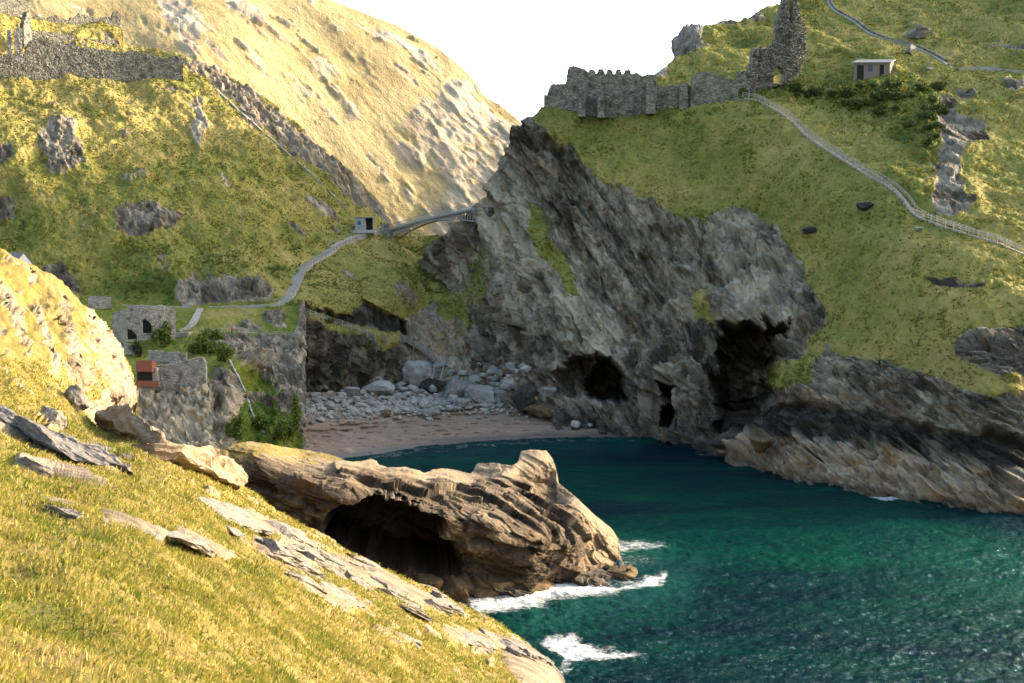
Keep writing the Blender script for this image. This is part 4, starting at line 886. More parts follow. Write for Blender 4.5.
# white house behind the spur
hs = thing('white_house', 'white gabled house with slate roof peeking over the sunlit spur', 'house', P(20, 290, 190))
hz = P(24, 280, 190)[2]; A = lambda px, py, Y: local(hs, [P(px, py, Y)])[0]
gx = [A(17.5, 264, 190), A(35, 269, 190), A(35, 300, 190), A(17.5, 300, 190), A(23.5, 253.5, 190)]
apex = gx[4]; le = np.array([apex[0] - 2.0, apex[1] - .2, apex[2] - 2.4]); re_ = np.array([apex[0] + 2.3, apex[1] - .2, apex[2] - 2.8]); lb = le - [0, 0, 4]; rb = re_ - [0, 0, 4]
bk = np.array([-7.0, 3.0, 0]); v = [le, apex, re_, rb, lb]; v = v + [q + bk for q in v]
new_obj('wall', py_mesh('wall', v, [(4, 3, 2, 1, 0), (5, 6, 7, 8, 9), (0, 5, 9, 4), (2, 3, 8, 7), (3, 4, 9, 8)]), M_WHITE, hs)
for sgn, ed in ((-1, le), (1, re_)):
    o = np.array([0, 0, .12]); e2 = ed + (ed - apex) * .12
    fwd = -bk / np.linalg.norm(bk) * .05
    q = [apex + o + fwd, e2 + o + fwd, e2 + bk + o, apex + bk + o]; q = q + [x + np.array([0, 0, .14]) for x in q]
    new_obj('roof', py_mesh('roof', q, [(0, 1, 2, 3), (7, 6, 5, 4), (0, 4, 5, 1), (1, 5, 6, 2), (2, 6, 7, 3), (3, 7, 4, 0)]), M_SLATE, hs)
# ---- stone hut on the island
ht = thing('stone_hut', 'small pinkish stone hut with grey slate roof above dark bracken', 'hut', f_s(874, 77))
HY = 331.0; hb = A2 = local(ht, [P(853.5, 79, HY), P(889, 79, HY)]); zt = local(ht, [P(853.5, 63.5, HY)])[0][2]; w = hb[1][0] - hb[0][0]; z0 = hb[0][2] - 1.0
v, f = [], []; dep = 5.0; rzh = -.30; x0 = hb[0][0]; yh = hb[0][1]
def hp(u, d, z): return (x0 + u * math.cos(rzh) * 0 + u + d * .55, yh + d - u * .06, z)
sk = lambda u0, u1, d0, d1, za, zb: [hp(u0, d0, za), hp(u1, d0, za), hp(u1, d1, za), hp(u0, d1, za), hp(u0, d0, zb), hp(u1, d0, zb), hp(u1, d1, zb), hp(u0, d1, zb)]
BOXF = [(0, 3, 2, 1), (4, 5, 6, 7), (0, 1, 5, 4), (1, 2, 6, 5), (2, 3, 7, 6), (3, 0, 4, 7)]
def sk_obj(name, mat, *a): return new_obj(name, py_mesh(name, sk(*a), BOXF), mat, ht)
vv, ff = [], []
for (u0, u1, za, zb) in ((0, .9, z0, zt), (.9, 2.8, zt - .5, zt), (2.8, 3.9, z0, zt), (3.9, 5.3, zt - .5, zt), (3.9, 5.3, z0, zt - 2.3), (5.3, 7.2, z0, zt), (7.2, 8.4, zt - .5, zt), (8.4, w, z0, zt)):
    b = len(vv); vv += sk(u0, u1, 0, .35, za, zb); ff += [tuple(b + i for i in q) for q in BOXF]
for (u0, u1, d0, d1) in ((w - .35, w, .35, dep), (0, .35, .35, dep), (.35, w - .35, dep - .35, dep)):
    b = len(vv); vv += sk(u0, u1, d0, d1, z0, zt); ff += [tuple(b + i for i in q) for q in BOXF]
new_obj('wall', py_mesh('wall', vv, ff), M_HUTWALL, ht)
sk_obj('door', M_DARK, .9, 2.8, .12, .3, z0, zt - .5); sk_obj('door', M_DARK, 7.2, 8.4, .12, .3, z0, zt - .5)
wn = sk_obj('window', M_GLASS, 3.9, 5.3, .12, .3, zt - 2.3, zt - .5)
r = [hp(-.4, -.45, zt), hp(w + .4, -.45, zt), hp(w + .4, dep + .4, zt + 1.7), hp(-.4, dep + .4, zt + 1.7)]; r = r + [(a, b, c + .3) for a, b, c in r]
new_obj('roof', py_mesh('roof', r, BOXF), M_SLATE, ht)
vv = [hp(w - .3, .3, zt), hp(w, .3, zt), hp(w, dep, zt), hp(w - .3, dep, zt), hp(w - .3, dep, zt + 1.5), hp(w, dep, zt + 1.5)]
new_obj('gable', py_mesh('gable', vv, [(0, 4, 5, 1), (0, 3, 4), (1, 5, 2), (3, 2, 5, 4), (0, 1, 2, 3)]), M_HUTWALL, ht)

# ---- paths
def dense(line, step=3.0):
    line = np.array(line, float); seg = np.r_[0, np.cumsum(np.hypot(*np.diff(line, axis=0).T))]; n = max(2, int(seg[-1] / step))
    s = np.linspace(0, seg[-1], n); return np.stack([np.interp(s, seg, line[:, 0]), np.interp(s, seg, line[:, 1])], 1)
def on_surf(surf, line, step=3.0, sm=2):
    q = np.array([surf(x, y) for x, y in dense(line, step)])
    for _ in range(sm):
        r = q.copy(); r[1:-1] = (q[:-2] + 2 * q[1:-1] + q[2:]) / 4; q = r
    return q
def side_dirs(q):
    t = np.gradient(q[:, :2], axis=0); t /= np.linalg.norm(t, axis=1)[:, None] + 1e-9
    return np.stack([t[:, 1], -t[:, 0], 0 * t[:, 0]], 1)
def ribbon(name, q, w, mat, up=.15, down=1.2, parent=None):
    s = side_dirs(q); n = len(q); v = []
    for k in range(n):
        j = .12 * w * (h1(k, w) - .5)
        for e, z in ((-1, up), (1, up), (1, -down), (-1, -down)): v.append(q[k] + s[k] * e * (w / 2 + j) + np.array([0, 0, z]))
    f = []
    for k in range(n - 1):
        for e in range(4): a = 4 * k + e; b = 4 * k + (e + 1) % 4; f.append((a, b, b + 4, a + 4))
    f += [(3, 2, 1, 0), (4 * n - 4, 4 * n - 3, 4 * n - 2, 4 * n - 1)]
    return new_obj(name, py_mesh(name, v, f), mat, parent)
def fence(label, q, mat, side=0.0, h=1.15, gap=2.2, rails=(.55, 1.05), pw=.14, rw=.08, name='fence', group=None):
    seg = np.r_[0, np.cumsum(np.linalg.norm(np.diff(q, axis=0), axis=1))]; n = min(96, max(2, int(seg[-1] / gap)))
    s = np.linspace(0, seg[-1], n); pts = np.stack([np.interp(s, seg, q[:, i]) for i in range(3)], 1); sd = side_dirs(pts); pts = pts + sd * side
    root = thing(name, label, 'fence', pts[0], group=group); L = np.array(local(root, pts)); me = None
    for k in range(n):
        if me is None:
            v, f = [], []; box(v, f, (0, 0, h / 2 - .2), (pw, pw, h + .4)); me = py_mesh('post', v, f); me.materials.append(mat)
        o = bpy.data.objects.new('post', me); COL.objects.link(o); o.parent = root; o.location = tuple(L[k]); o.rotation_euler = (.05 * (h1(k) - .5), .05 * (h1(k, 2) - .5), h1(k, 3))
    for r in rails: bar_obj('rail', mat, root, [(L[k] + [0, 0, r], L[k + 1] + [0, 0, r]) for k in range(n - 1)], rw, rw)
    return root
q1 = on_surf(e_s, E_PATH); q1[:, 2] += .25
tag(ribbon('terrace_path', q1, 2.4, M_PATH, .2, 1.4), 'pale level footpath running below the crag to the steps', 'path', kind='structure')
q2 = on_surf(e_s, E_PATH2, 3, 4); q2[:, 2] += .3
tag(ribbon('upper_path', q2, 2.8, M_PATH, .3, 1.6), 'pale paved path climbing to the bridge', 'path', kind='structure')
qs = on_surf(e_s, E_STEPS, 2, 4); st = thing('stone_steps', 'flight of pale stone steps between the two cove paths', 'steps', qs[0])
sl = np.array(local(st, qs)); ss = np.r_[0, np.cumsum(np.linalg.norm(np.diff(sl, axis=0), axis=1))]; ns = 44
for k in range(ns):
    s = (k + .5) / ns * ss[-1]; c = np.array([np.interp(s, ss, sl[:, i]) for i in range(3)]); t = np.array([np.interp(min(s + .5, ss[-1]), ss, sl[:, i]) - np.interp(s - .5, ss, sl[:, i]) for i in range(3)])
    box_obj('step', M_STEP, st, c + [0, 0, -.35], (ss[-1] / ns * 1.02, 2.9, 1.5), math.atan2(t[1], t[0]))
fence('thin handrail along the upper side of the pale path to the bridge', q2, M_WOOD, -1.5, 1.2, 2.0)
fence('thin handrail on the seaward side of the pale path to the bridge', q2, M_WOOD, 1.5, 1.2, 2.0)
fence('short handrail on the seaward side of the stone steps', qs + [0, 0, .3], M_WOOD, 1.6, 1.3, 1.6)
fence('thin handrail along the level path under the crag', q1[len(q1) // 2:], M_WOOD, -1.3, 1.1, 2.2)
qd = on_surf(d_s, [(199, 309), (196, 316), (193, 323), (187, 328), (178, 331)], 2.5); qd[:, 2] += .1
tag(ribbon('branch_path', qd, 1.7, M_PATH, .2, .9), 'narrow pale path branching down beside the ruin', 'path', kind='structure')
qd2 = on_surf(d_s, [(176, 333), (184, 332), (192, 332)], 2.5); tag(ribbon('ruin_forecourt', qd2, 4.5, M_PATH, .25, .9), 'small pale paved patch right of the ruin', 'path', kind='structure')
qf = on_surf(d_s, [(193, 331), (215, 332), (240, 333), (262, 335), (285, 336), (299, 338)], 3); fence('post and rail fence along the terrace edge above the vegetated cliff', qf, M_WOOD, 0, 1.2, 2.4, rw=.10)
q3 = on_surf(f_s, F_PATH, 3.0, 3)
tag(ribbon('island_path', q3, 1.0, M_PATH, .2, .45), 'pale narrow path descending across the green headland', 'path', kind='structure')
fence('grey rail fence on the outer side of the headland path', q3 + [0, 0, .4], M_WOOD, .9, 1.25, 2.0, rw=.12, pw=.17)
fence('grey rail fence on the uphill side of the headland path', q3 + [0, 0, .4], M_WOOD, -.9, 1.25, 2.0, rw=.10)
q4 = on_surf(f_s, F_PATH2, 3.0, 3)
tag(ribbon('hilltop_path', q4, 1.0, M_PATH, .2, .9), 'thin pale path zigzagging above the stone hut', 'path', kind='structure')
wl_s = side_dirs(q4)
tag(ribbon('low_wall', q4[2:-3] - wl_s[2:-3] * .9, .6, M_CASTLE, .9, .8), 'low dark stone wall following the thin path above the hut', 'wall')
qt = on_surf(e_s, [(214, 84), (222, 94), (238, 108), (262, 129), (285, 149), (305, 166), (328, 187), (346, 207)], 3, 3)
tag(ribbon('ridge_trail', qt, .9, M_PATH, .05, .6), 'thin worn trail along the ridge of the left slope', 'path', kind='structure')
q5 = on_surf(f_s, [(958, 68), (975, 66.5), (995, 67), (1012, 70), (1030, 71.5)], 3); tag(ribbon('plateau_path', q5, 1.6, M_PATH, .15, 2.5), 'pale level path at the far right of the headland', 'path', kind='structure')

# ---- bridge
Lb = P(384, 232.5, 371); Rb = P(479, 208, 336); br = thing('footbridge', 'slender arched steel footbridge spanning the gap to the island', 'bridge', Lb)
Lv, Rv = local(br, [Lb, Rb]); n = 40; ts = np.linspace(0, 1, n + 1)
dk = np.array([Lv + (Rv - Lv) * t + np.array([0, 0, .6 * math.sin(math.pi * t)]) for t in ts]); sd = side_dirs(dk); half = 1.5
new = ribbon('deck', dk, 3.0, M_SLATEDECK, .15, .15, br)
depth = np.array([.9 + 3.0 * abs(2 * t - 1) ** 1.6 for t in ts])
for e in (-1, 1):
    ed = dk + sd * half * e; lo_ = ed - np.stack([0 * ts, 0 * ts, depth], 1)
    seg = [(lo_[k], lo_[k + 1]) for k in range(n)] + [(ed[k] - [0, 0, .3], ed[k + 1] - [0, 0, .3]) for k in range(n)]
    bar_obj('truss_chord', M_STEEL, br, seg, .28, .34)
    bar_obj('truss_lattice', M_STEEL, br, [(lo_[k], ed[k + 1]) for k in range(0, n)] + [(ed[k], lo_[k]) for k in range(0, n + 1)], .12)
    tp = ed + [0, 0, 1.35]
    bar_obj('handrail', M_STEEL, br, [(tp[k], tp[k + 1]) for k in range(n)], .12, .12)
    kk = np.linspace(0, 1, 150); bal = np.stack([np.interp(kk, ts, ed[:, i]) for i in range(3)], 1)
    bar_obj('balustrade', M_STEEL, br, [(b, b + [0, 0, 1.35]) for b in bal], .055)
for nm, a, b in (('abutment', Lv, -1), ('abutment', Rv, 1)):
    box_obj(nm, M_CASTLE, br, a + np.array([b * 2.6, b * -1.2, -2.2]), (5, 4.5, 4.6), -.8)
# kiosk at the bridge head
kq = e_s(361, 229) + np.array([0, -3.0, .2]); ki = thing('kiosk', 'small pale grey kiosk with open porch at the bridge head', 'kiosk', kq)
box_obj('wall', M_KIOSK, ki, (0.3, 1.5, 1.4), (3.2, 3.0, 4.0)); box_obj('window', M_GLASS, ki, (0, -.05, 1.9), (1.0, .12, 1.1)); box_obj('roof', M_SLATE, ki, (1.5, 1.5, 3.52), (6.2, 3.6, .24))
box_obj('porch', M_DARK, ki, (3.0, 2.6, 1.6), (2.2, .3, 3.6)); box_obj('post', M_WOOD, ki, (4.3, .3, 1.55), (.22, .22, 3.7)); box_obj('floor', M_STEP, ki, (1.5, 1.2, -.8), (7.0, 4.0, .9))
pq = P(385.5, 233, 366); wall_thing('gate_pier', 'pale stone gate pier where the bridge meets the mainland', 'pier', M_RUIN, [(382.5, 236, 366), (389.5, 236, 366)], [(382.5, 224), (389.5, 223)], thick=1.5, res=.8, rag=.1, seed=50)

# ---- beach access
qb = on_surf(e_s, [(302, 312), (316, 318), (330, 322), (346, 327), (362, 333), (376, 339), (388, 343)], 3)
fence('pale post and rail fence on the grassy ledge above the beach cliff', qb, M_WOOD, 0, 1.7, 2.2, rails=(.6, 1.1, 1.6), pw=.22, rw=.13)
Yb = lambda px, py: float(e_tps(px, py)) - 1.5
rp = thing('wooden_ramp', 'brown wooden stairway with railings dropping to the boulders', 'stairway', P(398, 342, Yb(398, 342)))
rl = np.array(local(rp, [P(398, 341, Yb(398, 341)), P(406, 340, Yb(406, 340)), P(416, 346, Yb(416, 346)), P(427, 353, Yb(427, 353)), P(436, 361, Yb(436, 361))])); rl = np.stack([np.interp(np.linspace(0, 4, 17), range(5), rl[:, i]) for i in range(3)], 1); rs = side_dirs(rl)
ribbon('deck', rl, 2.6, M_BROWNWOOD, .1, .5, rp)
for e in (-1, 1):
    ed = rl + rs * 1.25 * e; bar_obj('railing', M_WOOD, rp, [(ed[k] + [0, 0, z], ed[k + 1] + [0, 0, z]) for k in range(16) for z in (.6, 1.2)] + [(ed[k], ed[k] + [0, 0, 1.2]) for k in range(0, 17, 2)], .10)
for k in (2, 7, 12, 16): bar_obj('support_post', M_WOOD, rp, [(rl[k] - [0, 0, 3.5], rl[k])], .25)
ld = thing('metal_stairs', 'steep pale metal stairs standing between the big beach boulders', 'stairs', P(436, 387, Yb(436, 361) - 4))
T0, B0 = local(ld, [P(441, 361, Yb(436, 361) - .5), P(435, 387, Yb(436, 361) - 5)])
off = np.array([1.15, 0, 0])
for e in (-1, 1): bar_obj('stringer', M_KIOSK, ld, [(T0 + off * e, B0 + off * e)], .16, .35); bar_obj('handrail', M_KIOSK, ld, [(T0 + off * e + [0, 0, 1.1], B0 + off * e + [0, 0, 1.1])] + [(T0 + (B0 - T0) * s + off * e, T0 + (B0 - T0) * s + off * e + [0, 0, 1.1]) for s in (0, .5, 1)], .10)
for k in range(12):
    c = T0 + (B0 - T0) * ((k + .5) / 12); box_obj('tread', M_KIOSK, ld, c, (2.2, .5, .08))
# ------------------------------------------------------------------ rocks
def rock_points(seed, sub=4, planes=14, rough=.06, boxy=0.0):
    import bmesh
    bm = bmesh.new(); bmesh.ops.create_icosphere(bm, subdivisions=sub, radius=1)
    v = np.array([x.co for x in bm.verts]); f = np.array([[q.index for q in x.verts] for x in bm.faces]); bm.free()
    r = np.random.default_rng(seed); d = v / np.linalg.norm(v, axis=1)[:, None]; rad = np.full(len(d), 1.35)
    pl = [(unit(r.normal(size=3)), r.uniform(.68, 1.0)) for _ in range(planes)]
    if boxy:
        for a in range(3):
            for s in (-1, 1):
                e = np.zeros(3); e[a] = s; pl.append((unit(e + r.normal(size=3) * .16), r.uniform(.78, .95)))
    for n, h in pl:
        c = d @ n; rad = np.where(c > .05, np.minimum(rad, h / np.maximum(c, .05)), rad)
    q = d * rad[:, None]
    q = q * (1 + rough * fbm(q * 2.2 + seed, 4, seed)[:, None] + .5 * rough * ridged(q * 5 + seed, 3, seed + 1)[:, None])
    return q, f
def rock_mat(name, dark, mid, pale, scale=1.0, moss=(.12, .11, .04), ma=.3):
    t = NT(name); c = t.coord()
    n = t.math('ADD', t.math('MULTIPLY', t.noise(c, 1.1 * scale, 8, .68), .7), t.math('MULTIPLY', t.noise(c, 4.5 * scale, 5, .7), .35))
    col = t.ramp(n, [(.30, dark), (.52, mid), (.74, pale)])
    col = t.mix(t.math('MULTIPLY', t.sstep(.56, .72, t.noise(c, .7 * scale, 6, .7)), ma), col, moss)
    t.bump(t.noise(c, 5 * scale, 6, .7), .10); return t.out(col, .93, .2)
M_PALE = rock_mat('pale_grey_boulder', (.13, .125, .105), (.27, .26, .22), (.40, .385, .335))
M_GREYB = rock_mat('grey_boulder', (.08, .078, .068), (.19, .185, .16), (.32, .31, .27))
M_DARKB = rock_mat('dark_wet_boulder', (.012, .011, .010), (.035, .032, .028), (.075, .068, .058))
M_BROWNB = rock_mat('brown_weedy_boulder', (.035, .025, .015), (.10, .065, .030), (.19, .13, .07))
M_OCHREB = rock_mat('ochre_boulder', (.16, .09, .04), (.33, .20, .09), (.42, .29, .15))
M_SLAB = rock_mat('sunlit_slate_slab', (.065, .058, .050), (.155, .138, .116), (.27, .24, .205), 1.4)
M_TANSLAB = rock_mat('tan_slate_slab', (.10, .075, .050), (.23, .17, .11), (.34, .265, .185), 1.2, moss=(.26, .17, .05), ma=.5)
M_CRAGB = rock_mat('weathered_crag_rock', (.06, .055, .045), (.17, .158, .132), (.30, .28, .235))

ALLS = [e_s, b_s, f_s, d_s]
def ground(px, py):
    q = [s(px, py) for s in ALLS]; ok = [a for a in q if abs(project(a)[0] - px) < 3 and abs(project(a)[1] - py) < 3]
    return min(ok or q, key=lambda a: a[1])
ROCKME = {}
def boulder(px, py, w, h, mat, label, seed, cat='boulder', group=None, name='boulder', surf=None, boxy=0.0, depth=.8, rz=None, sink=.12, roll=0.0, sub=4):
    """px, py: middle of its foot; w, h: its picture width and height."""
    g = (surf or ground)(px, py); sc = g[1] / F_PX; key = (seed % 7, mat.name, boxy, sub, cat)
    if key not in ROCKME:
        v, f = rock_points(seed % 7 + 3, sub + (cat == 'crag'), 13, .20 if cat == 'crag' else .06, boxy); me = np_mesh(name, v, f, False); me.materials.append(mat); ROCKME[key] = me
    o = bpy.data.objects.new(name, ROCKME[key]); COL.objects.link(o)
    rz = (seed * 1.7 % 6.28) if rz is None else rz
    s = np.array([w * sc / 1.85, w * sc / 1.85 * depth, h * sc / 1.75])
    o.scale = tuple(s); o.rotation_euler = (0, roll, rz if boxy == 0 and abs(w - h) < .5 * w else (rz % .5) - .25)
    o.location = (g[0], g[1] + s[1] * .3, g[2] + s[2] * (.9 - sink))
    return tag(o, label, cat, group)
G1 = 'large boulders at the back of the beach'
boulder(422, 385, 33, 29, M_PALE, 'largest pale boulder, under the wooden stairway', 1)
boulder(396, 389, 25, 14, M_PALE, 'long pale boulder just left of the largest one', 2)
boulder(375, 383, 17, 9, M_PALE, 'small flat pale boulder above the broad one', 3)
boulder(375, 394, 27, 13, M_PALE, 'broad pale boulder under the grassy ledge', 4)
boulder(350, 395, 17, 9, M_PALE, 'bright low boulder against the dark cliff foot', 5)
boulder(458, 398, 24, 18, M_GREYB, 'grey boulder immediately right of the metal stairs', 6)
boulder(483, 402, 28, 18, M_GREYB, 'wide grey boulder with shaded underside in the middle scree', 7)
boulder(505, 401, 22, 13, M_PALE, 'pale boulder left of the dark orange topped rock', 8)
boulder(513, 388, 18, 11, M_PALE, 'pale boulder high on the scree beside the cliff', 9)
boulder(527, 412, 32, 28, M_DARKB, 'dark boulder with an orange lichen top on the sand', 10)
boulder(532, 402, 11, 7, M_OCHREB, 'small orange stone lodged on the dark boulder', 11, surf=lambda x, y: ground(527, 412) + np.array([.8, -1.6, 2.4]))
boulder(547, 400, 18, 15, M_GREYB, 'tan boulder behind the brown weedy one', 12)
boulder(546, 419, 31, 14, M_BROWNB, 'rounded brown weedy boulder lying on the sand', 13)
boulder(579, 426, 10, 6, M_PALE, 'single white stone on the sand before the left cave', 14)
boulder(591, 426, 6, 4, M_PALE, 'tiny white stone right of another white stone on sand', 15)
boulder(666, 446, 12, 16, M_BROWNB, 'yellowish rock stump at the foot of the narrow cave', 16)
boulder(733, 457, 26, 9, M_BROWNB, 'flat greyish boulder at the waterline under the big cave', 12)
boulder(718, 447, 18, 12, M_DARKB, 'dark rock inside the mouth of the big cave', 18)
boulder(760, 452, 22, 15, M_BROWNB, 'brown rock at the right foot of the big cave', 19)
boulder(434, 392, 22, 13, M_DARKB, 'dark shaded boulder below the largest pale one', 20)
boulder(385, 416, 13, 7, M_BROWNB, 'brown stone on the sand below the pebble bank', 21)
boulder(430, 417, 16, 8, M_GREYB, 'mossy grey stone at the lower edge of the pebbles', 22)
boulder(461, 408, 16, 9, M_GREYB, 'greenish stone between the pebbles and the wide grey boulder', 23)
r = np.random.default_rng(3)
spots = 0
for k in range(400):
    px, py = r.uniform(312, 525), r.uniform(366, 411)
    lim = np.interp(px, [310, 360, 400, 440, 480, 520], [396, 392, 386, 366, 366, 362]); low = np.interp(px, [310, 400, 470, 525], [412, 414, 408, 402])
    if not (lim < py < low) or spots >= 130: continue
    w = r.uniform(4, 11) * (1.3 if py < 392 else 1); spots += 1
    boulder(px, py, w, w * r.uniform(.5, .75), M_PALE if r.random() < .55 else M_GREYB, 'grey rounded boulder in the scree at the back of the beach', 30 + k, group='scree boulders at the back of the beach', sub=3)
# pebble bank: too many to count
v0, f0 = rock_points(9, 2, 10, .05); V, Fc = [], []
for k in range(1500):
    px = r.uniform(305, 535); py = np.interp(px, [305, 400, 470, 535], [409, 408, 404, 402]) + r.normal() * 6 - 2
    q = b_s(px, py); s = r.uniform(.16, .6) * (1 if r.random() < .8 else 1.6); a = r.uniform(0, 6.28); R3 = np.array([[math.cos(a), -math.sin(a), 0], [math.sin(a), math.cos(a), 0], [0, 0, 1]])
    Fc.append(f0 + len(V) * len(v0)); V.append((v0 * np.array([1, r.uniform(.6, 1), r.uniform(.5, .8)]) * s) @ R3.T + q + [0, 0, s * .3])
o = new_obj('pebbles', np_mesh('pebbles', np.concatenate(V), np.concatenate(Fc), False), M_PALE); tag(o, 'bank of pale grey pebbles across the top of the sand', 'pebbles', kind='stuff')

# crags and lone rocks on the headland and slope
boulder(687, 62, 31, 37, M_CRAGB, 'tall weathered crag standing out on the skyline', 4, cat='crag', name='crag', depth=.8, boxy=1.0, surf=lambda x, y: P(687, 64, 362))
boulder(701, 60, 22, 17, M_CRAGB, 'low crag leaning against the right side of the tall one', 2, cat='crag', name='crag', surf=lambda x, y: P(701, 62, 360))
boulder(680, 67, 17, 11, M_CRAGB, 'small broken rock under the left foot of the tall crag', 5, cat='crag', name='crag', surf=lambda x, y: P(680, 68, 359))
boulder(865, 209, 19, 9, M_DARKB, 'lone dark boulder on the open grass below the headland path', 1, surf=f_s)
boulder(917, 38, 20, 11, M_CRAGB, 'grey rock on the grass above the stone hut', 5, surf=f_s)
boulder(929, 69, 6, 3.5, M_PALE, 'small white stone on turf right of the stone hut', 4, surf=f_s, name='white_stone', cat='stone')
boulder(912, 52, 10, 7, M_CRAGB, 'small rock beside the thin hilltop path', 6, surf=f_s)
boulder(810, 233, 11, 7, M_DARKB, 'small dark rock at the cliff edge below the open grass', 3, surf=f_s)
boulder(918, 231, 8, 4, M_GREYB, 'pale stone beside the bend of the headland path', 2, surf=f_s)

# ------------------------------------------------------------------ slabs lying on the sunlit slope
a_nrm = unit([.45, .22, .86])
def chip(L, W, T, seed, nx=44, ny=22, nz=10):
    """A broken slate slab: a box grid trimmed by slanting cuts, then roughened along its bedding."""
    r = np.random.default_rng(seed + 50); ids, V, Fq = {}, [], []
    N = (nx, ny, nz)
    def vid(*k):
        if k not in ids: ids[k] = len(V); V.append([2 * k[a] / N[a] - 1 for a in range(3)])
        return ids[k]
    for a in range(3):
        b, c = (a + 1) % 3, (a + 2) % 3
        for e in (0, N[a]):
            for i in range(N[b]):
                for j in range(N[c]):
                    q = []
                    for di, dj in ((0, 0), (1, 0), (1, 1), (0, 1)):
                        k = [0, 0, 0]; k[a] = e; k[b] = i + di; k[c] = j + dj; q.append(vid(*k))
                    Fq.append(q if e else q[::-1])
    v = np.array(V) * np.array([L, W, T]) / 2
    taper = 1 - .45 * np.clip((v[:, 0] / L * 2) * r.choice([-1, 1]), 0, 1) ** 1.5; v[:, 1] *= taper; v[:, 2] *= .55 + .45 * taper
    for k in range(9):
        ang = r.uniform(0, 6.28); n = unit([math.cos(ang) * r.uniform(.3, 1), math.sin(ang), r.normal() * .35]); h = (abs(n[0]) * L / 2 + abs(n[1]) * W / 2 + abs(n[2]) * T / 2) * r.uniform(.62, .85)
        o = np.maximum(v @ n - h, 0); v = v - o[:, None] * n
    for k in range(4):
        n = unit([r.normal() * .12, r.normal() * .25, 1]); h = T / 2 * r.uniform(.6, .95); o = np.maximum(v @ n - h, 0); v = v - o[:, None] * n
    v[:, 2] += .16 * T * fbm(v * np.array([.35, 1.1, 0]) / max(W, .6) * 2.2 + seed, 3, seed) + .06 * T * ridged(v * np.array([.4, 2, 1]) * 2 + seed, 3, seed)
    v[:, 1] += .10 * W * fbm(np.c_[v[:, 0] * .9 / max(W, .6), v[:, 2] * 3 / T, v[:, 1] * 0] + seed, 3, seed + 2)
    v[:, 0] += .06 * W * fbm(v * 2 / max(W, .6) + seed, 3, seed + 4)
    return v, np.array(Fq)
def slab(x0, y0, x1, y1, width, thick, mat, label, seed, lift=.35, tilt=0.0, cat='rock slab', pitch=0.0, name='rock_slab'):
    A0, B0 = a_s(x0, y0), a_s(x1, y1); X = B0 - A0; L = np.linalg.norm(X); X = X / L
    n = unit(a_nrm - np.dot(a_nrm, X) * X); Yv = np.cross(n, X)
    c, s = math.cos(tilt), math.sin(tilt); Yv, n = c * Yv + s * n, c * n - s * Yv
    v, f = chip(L, width, thick, seed)
    w = v[:, :1] * X + v[:, 1:2] * Yv + v[:, 2:] * n
    o = new_obj(name, np_mesh(name, w, f, False), mat); o.location = tuple((A0 + B0) / 2 + n * thick * (lift - .36))
    return tag(o, label, cat)
slab(96, 420, 166, 456, 4.2, 2.6, M_TANSLAB, 'big tan leaning slab with a shaded left side below the spur', 1, .75, -.55)
slab(128, 449, 242, 491, 4.6, 2.4, M_TANSLAB, 'longest tan slab sloping down towards the promontory', 2, .70, -.45)
slab(20, 427, 95, 468, 2.2, 1.1, M_SLAB, 'long pale slab with a dark crack under its edge', 3, .7, -.1)
slab(72, 447, 126, 474, 2.0, 1.0, M_SLAB, 'pale slab at the foot of the big tan leaning one', 4, .6, 0)
slab(-14, 408, 36, 440, 2.0, 1.0, M_SLAB, 'pale slab running in from the left edge', 5, .6, 0)
slab(18, 462, 52, 476, 1.0, .6, M_SLAB, 'short grey slab under the long pale slab', 6, .5)
slab(40, 507, 80, 517, .5, .3, M_SLAB, 'small pale slab alone on the grass near the left edge', 1, .6)
slab(94, 520, 164, 541, .9, .4, M_SLAB, 'thin pale slab bedded in the grass, upper of two in a line', 2, .6)
slab(166, 531, 232, 563, 1.1, .45, M_SLAB, 'thin pale slab bedded in the grass, lower of two in a line', 3, .6)
slab(206, 505, 268, 525, 3.0, .9, M_SLAB, 'upper pale slab of the ledge beside the cave', 4, .5)
slab(262, 522, 332, 550, 3.2, .9, M_SLAB, 'broad pale slab in the middle of the ledge', 5, .5)
slab(252, 545, 318, 570, 1.8, .6, M_SLAB, 'grey slab below the middle of the ledge', 6, .5)
slab(276, 570, 330, 594, 1.3, .5, M_SLAB, 'grey slab with a grassy crack above a lower slab', 7, .6)
slab(318, 588, 372, 606, 1.4, .55, M_SLAB, 'pointed grey slab at the end of the lower ledge', 8, .6)
slab(376, 629, 424, 648, 1.1, .5, M_SLAB, 'dark edged slab alone on the lower grass', 9, .6)
slab(436, 629, 496, 649, 1.7, .8, M_SLAB, 'dark cracked slab near the lower end of the slope', 10, .5)
slab(505, 640, 556, 668, 2.2, .8, M_SLAB, 'pale slab at the waterside end of the slope', 11, .45)
slab(345, 552, 400, 577, 2.0, .8, M_SLAB, 'pale slab along the slope edge facing the promontory', 12, .4)
slab(410, 578, 462, 604, 2.0, .8, M_SLAB, 'pale slab at the slope edge above the breaking water', 13, .4)
slab(44, 414, 62, 426, 1.3, 1.2, M_SLAB, 'pale rounded block on the grass left of a pitted one', 14, .6, cat='boulder', name='boulder')
slab(64, 396, 80, 410, 1.8, 1.8, M_SLAB, 'grey block with a dark pit on its left side', 15, .6, cat='boulder', name='boulder')

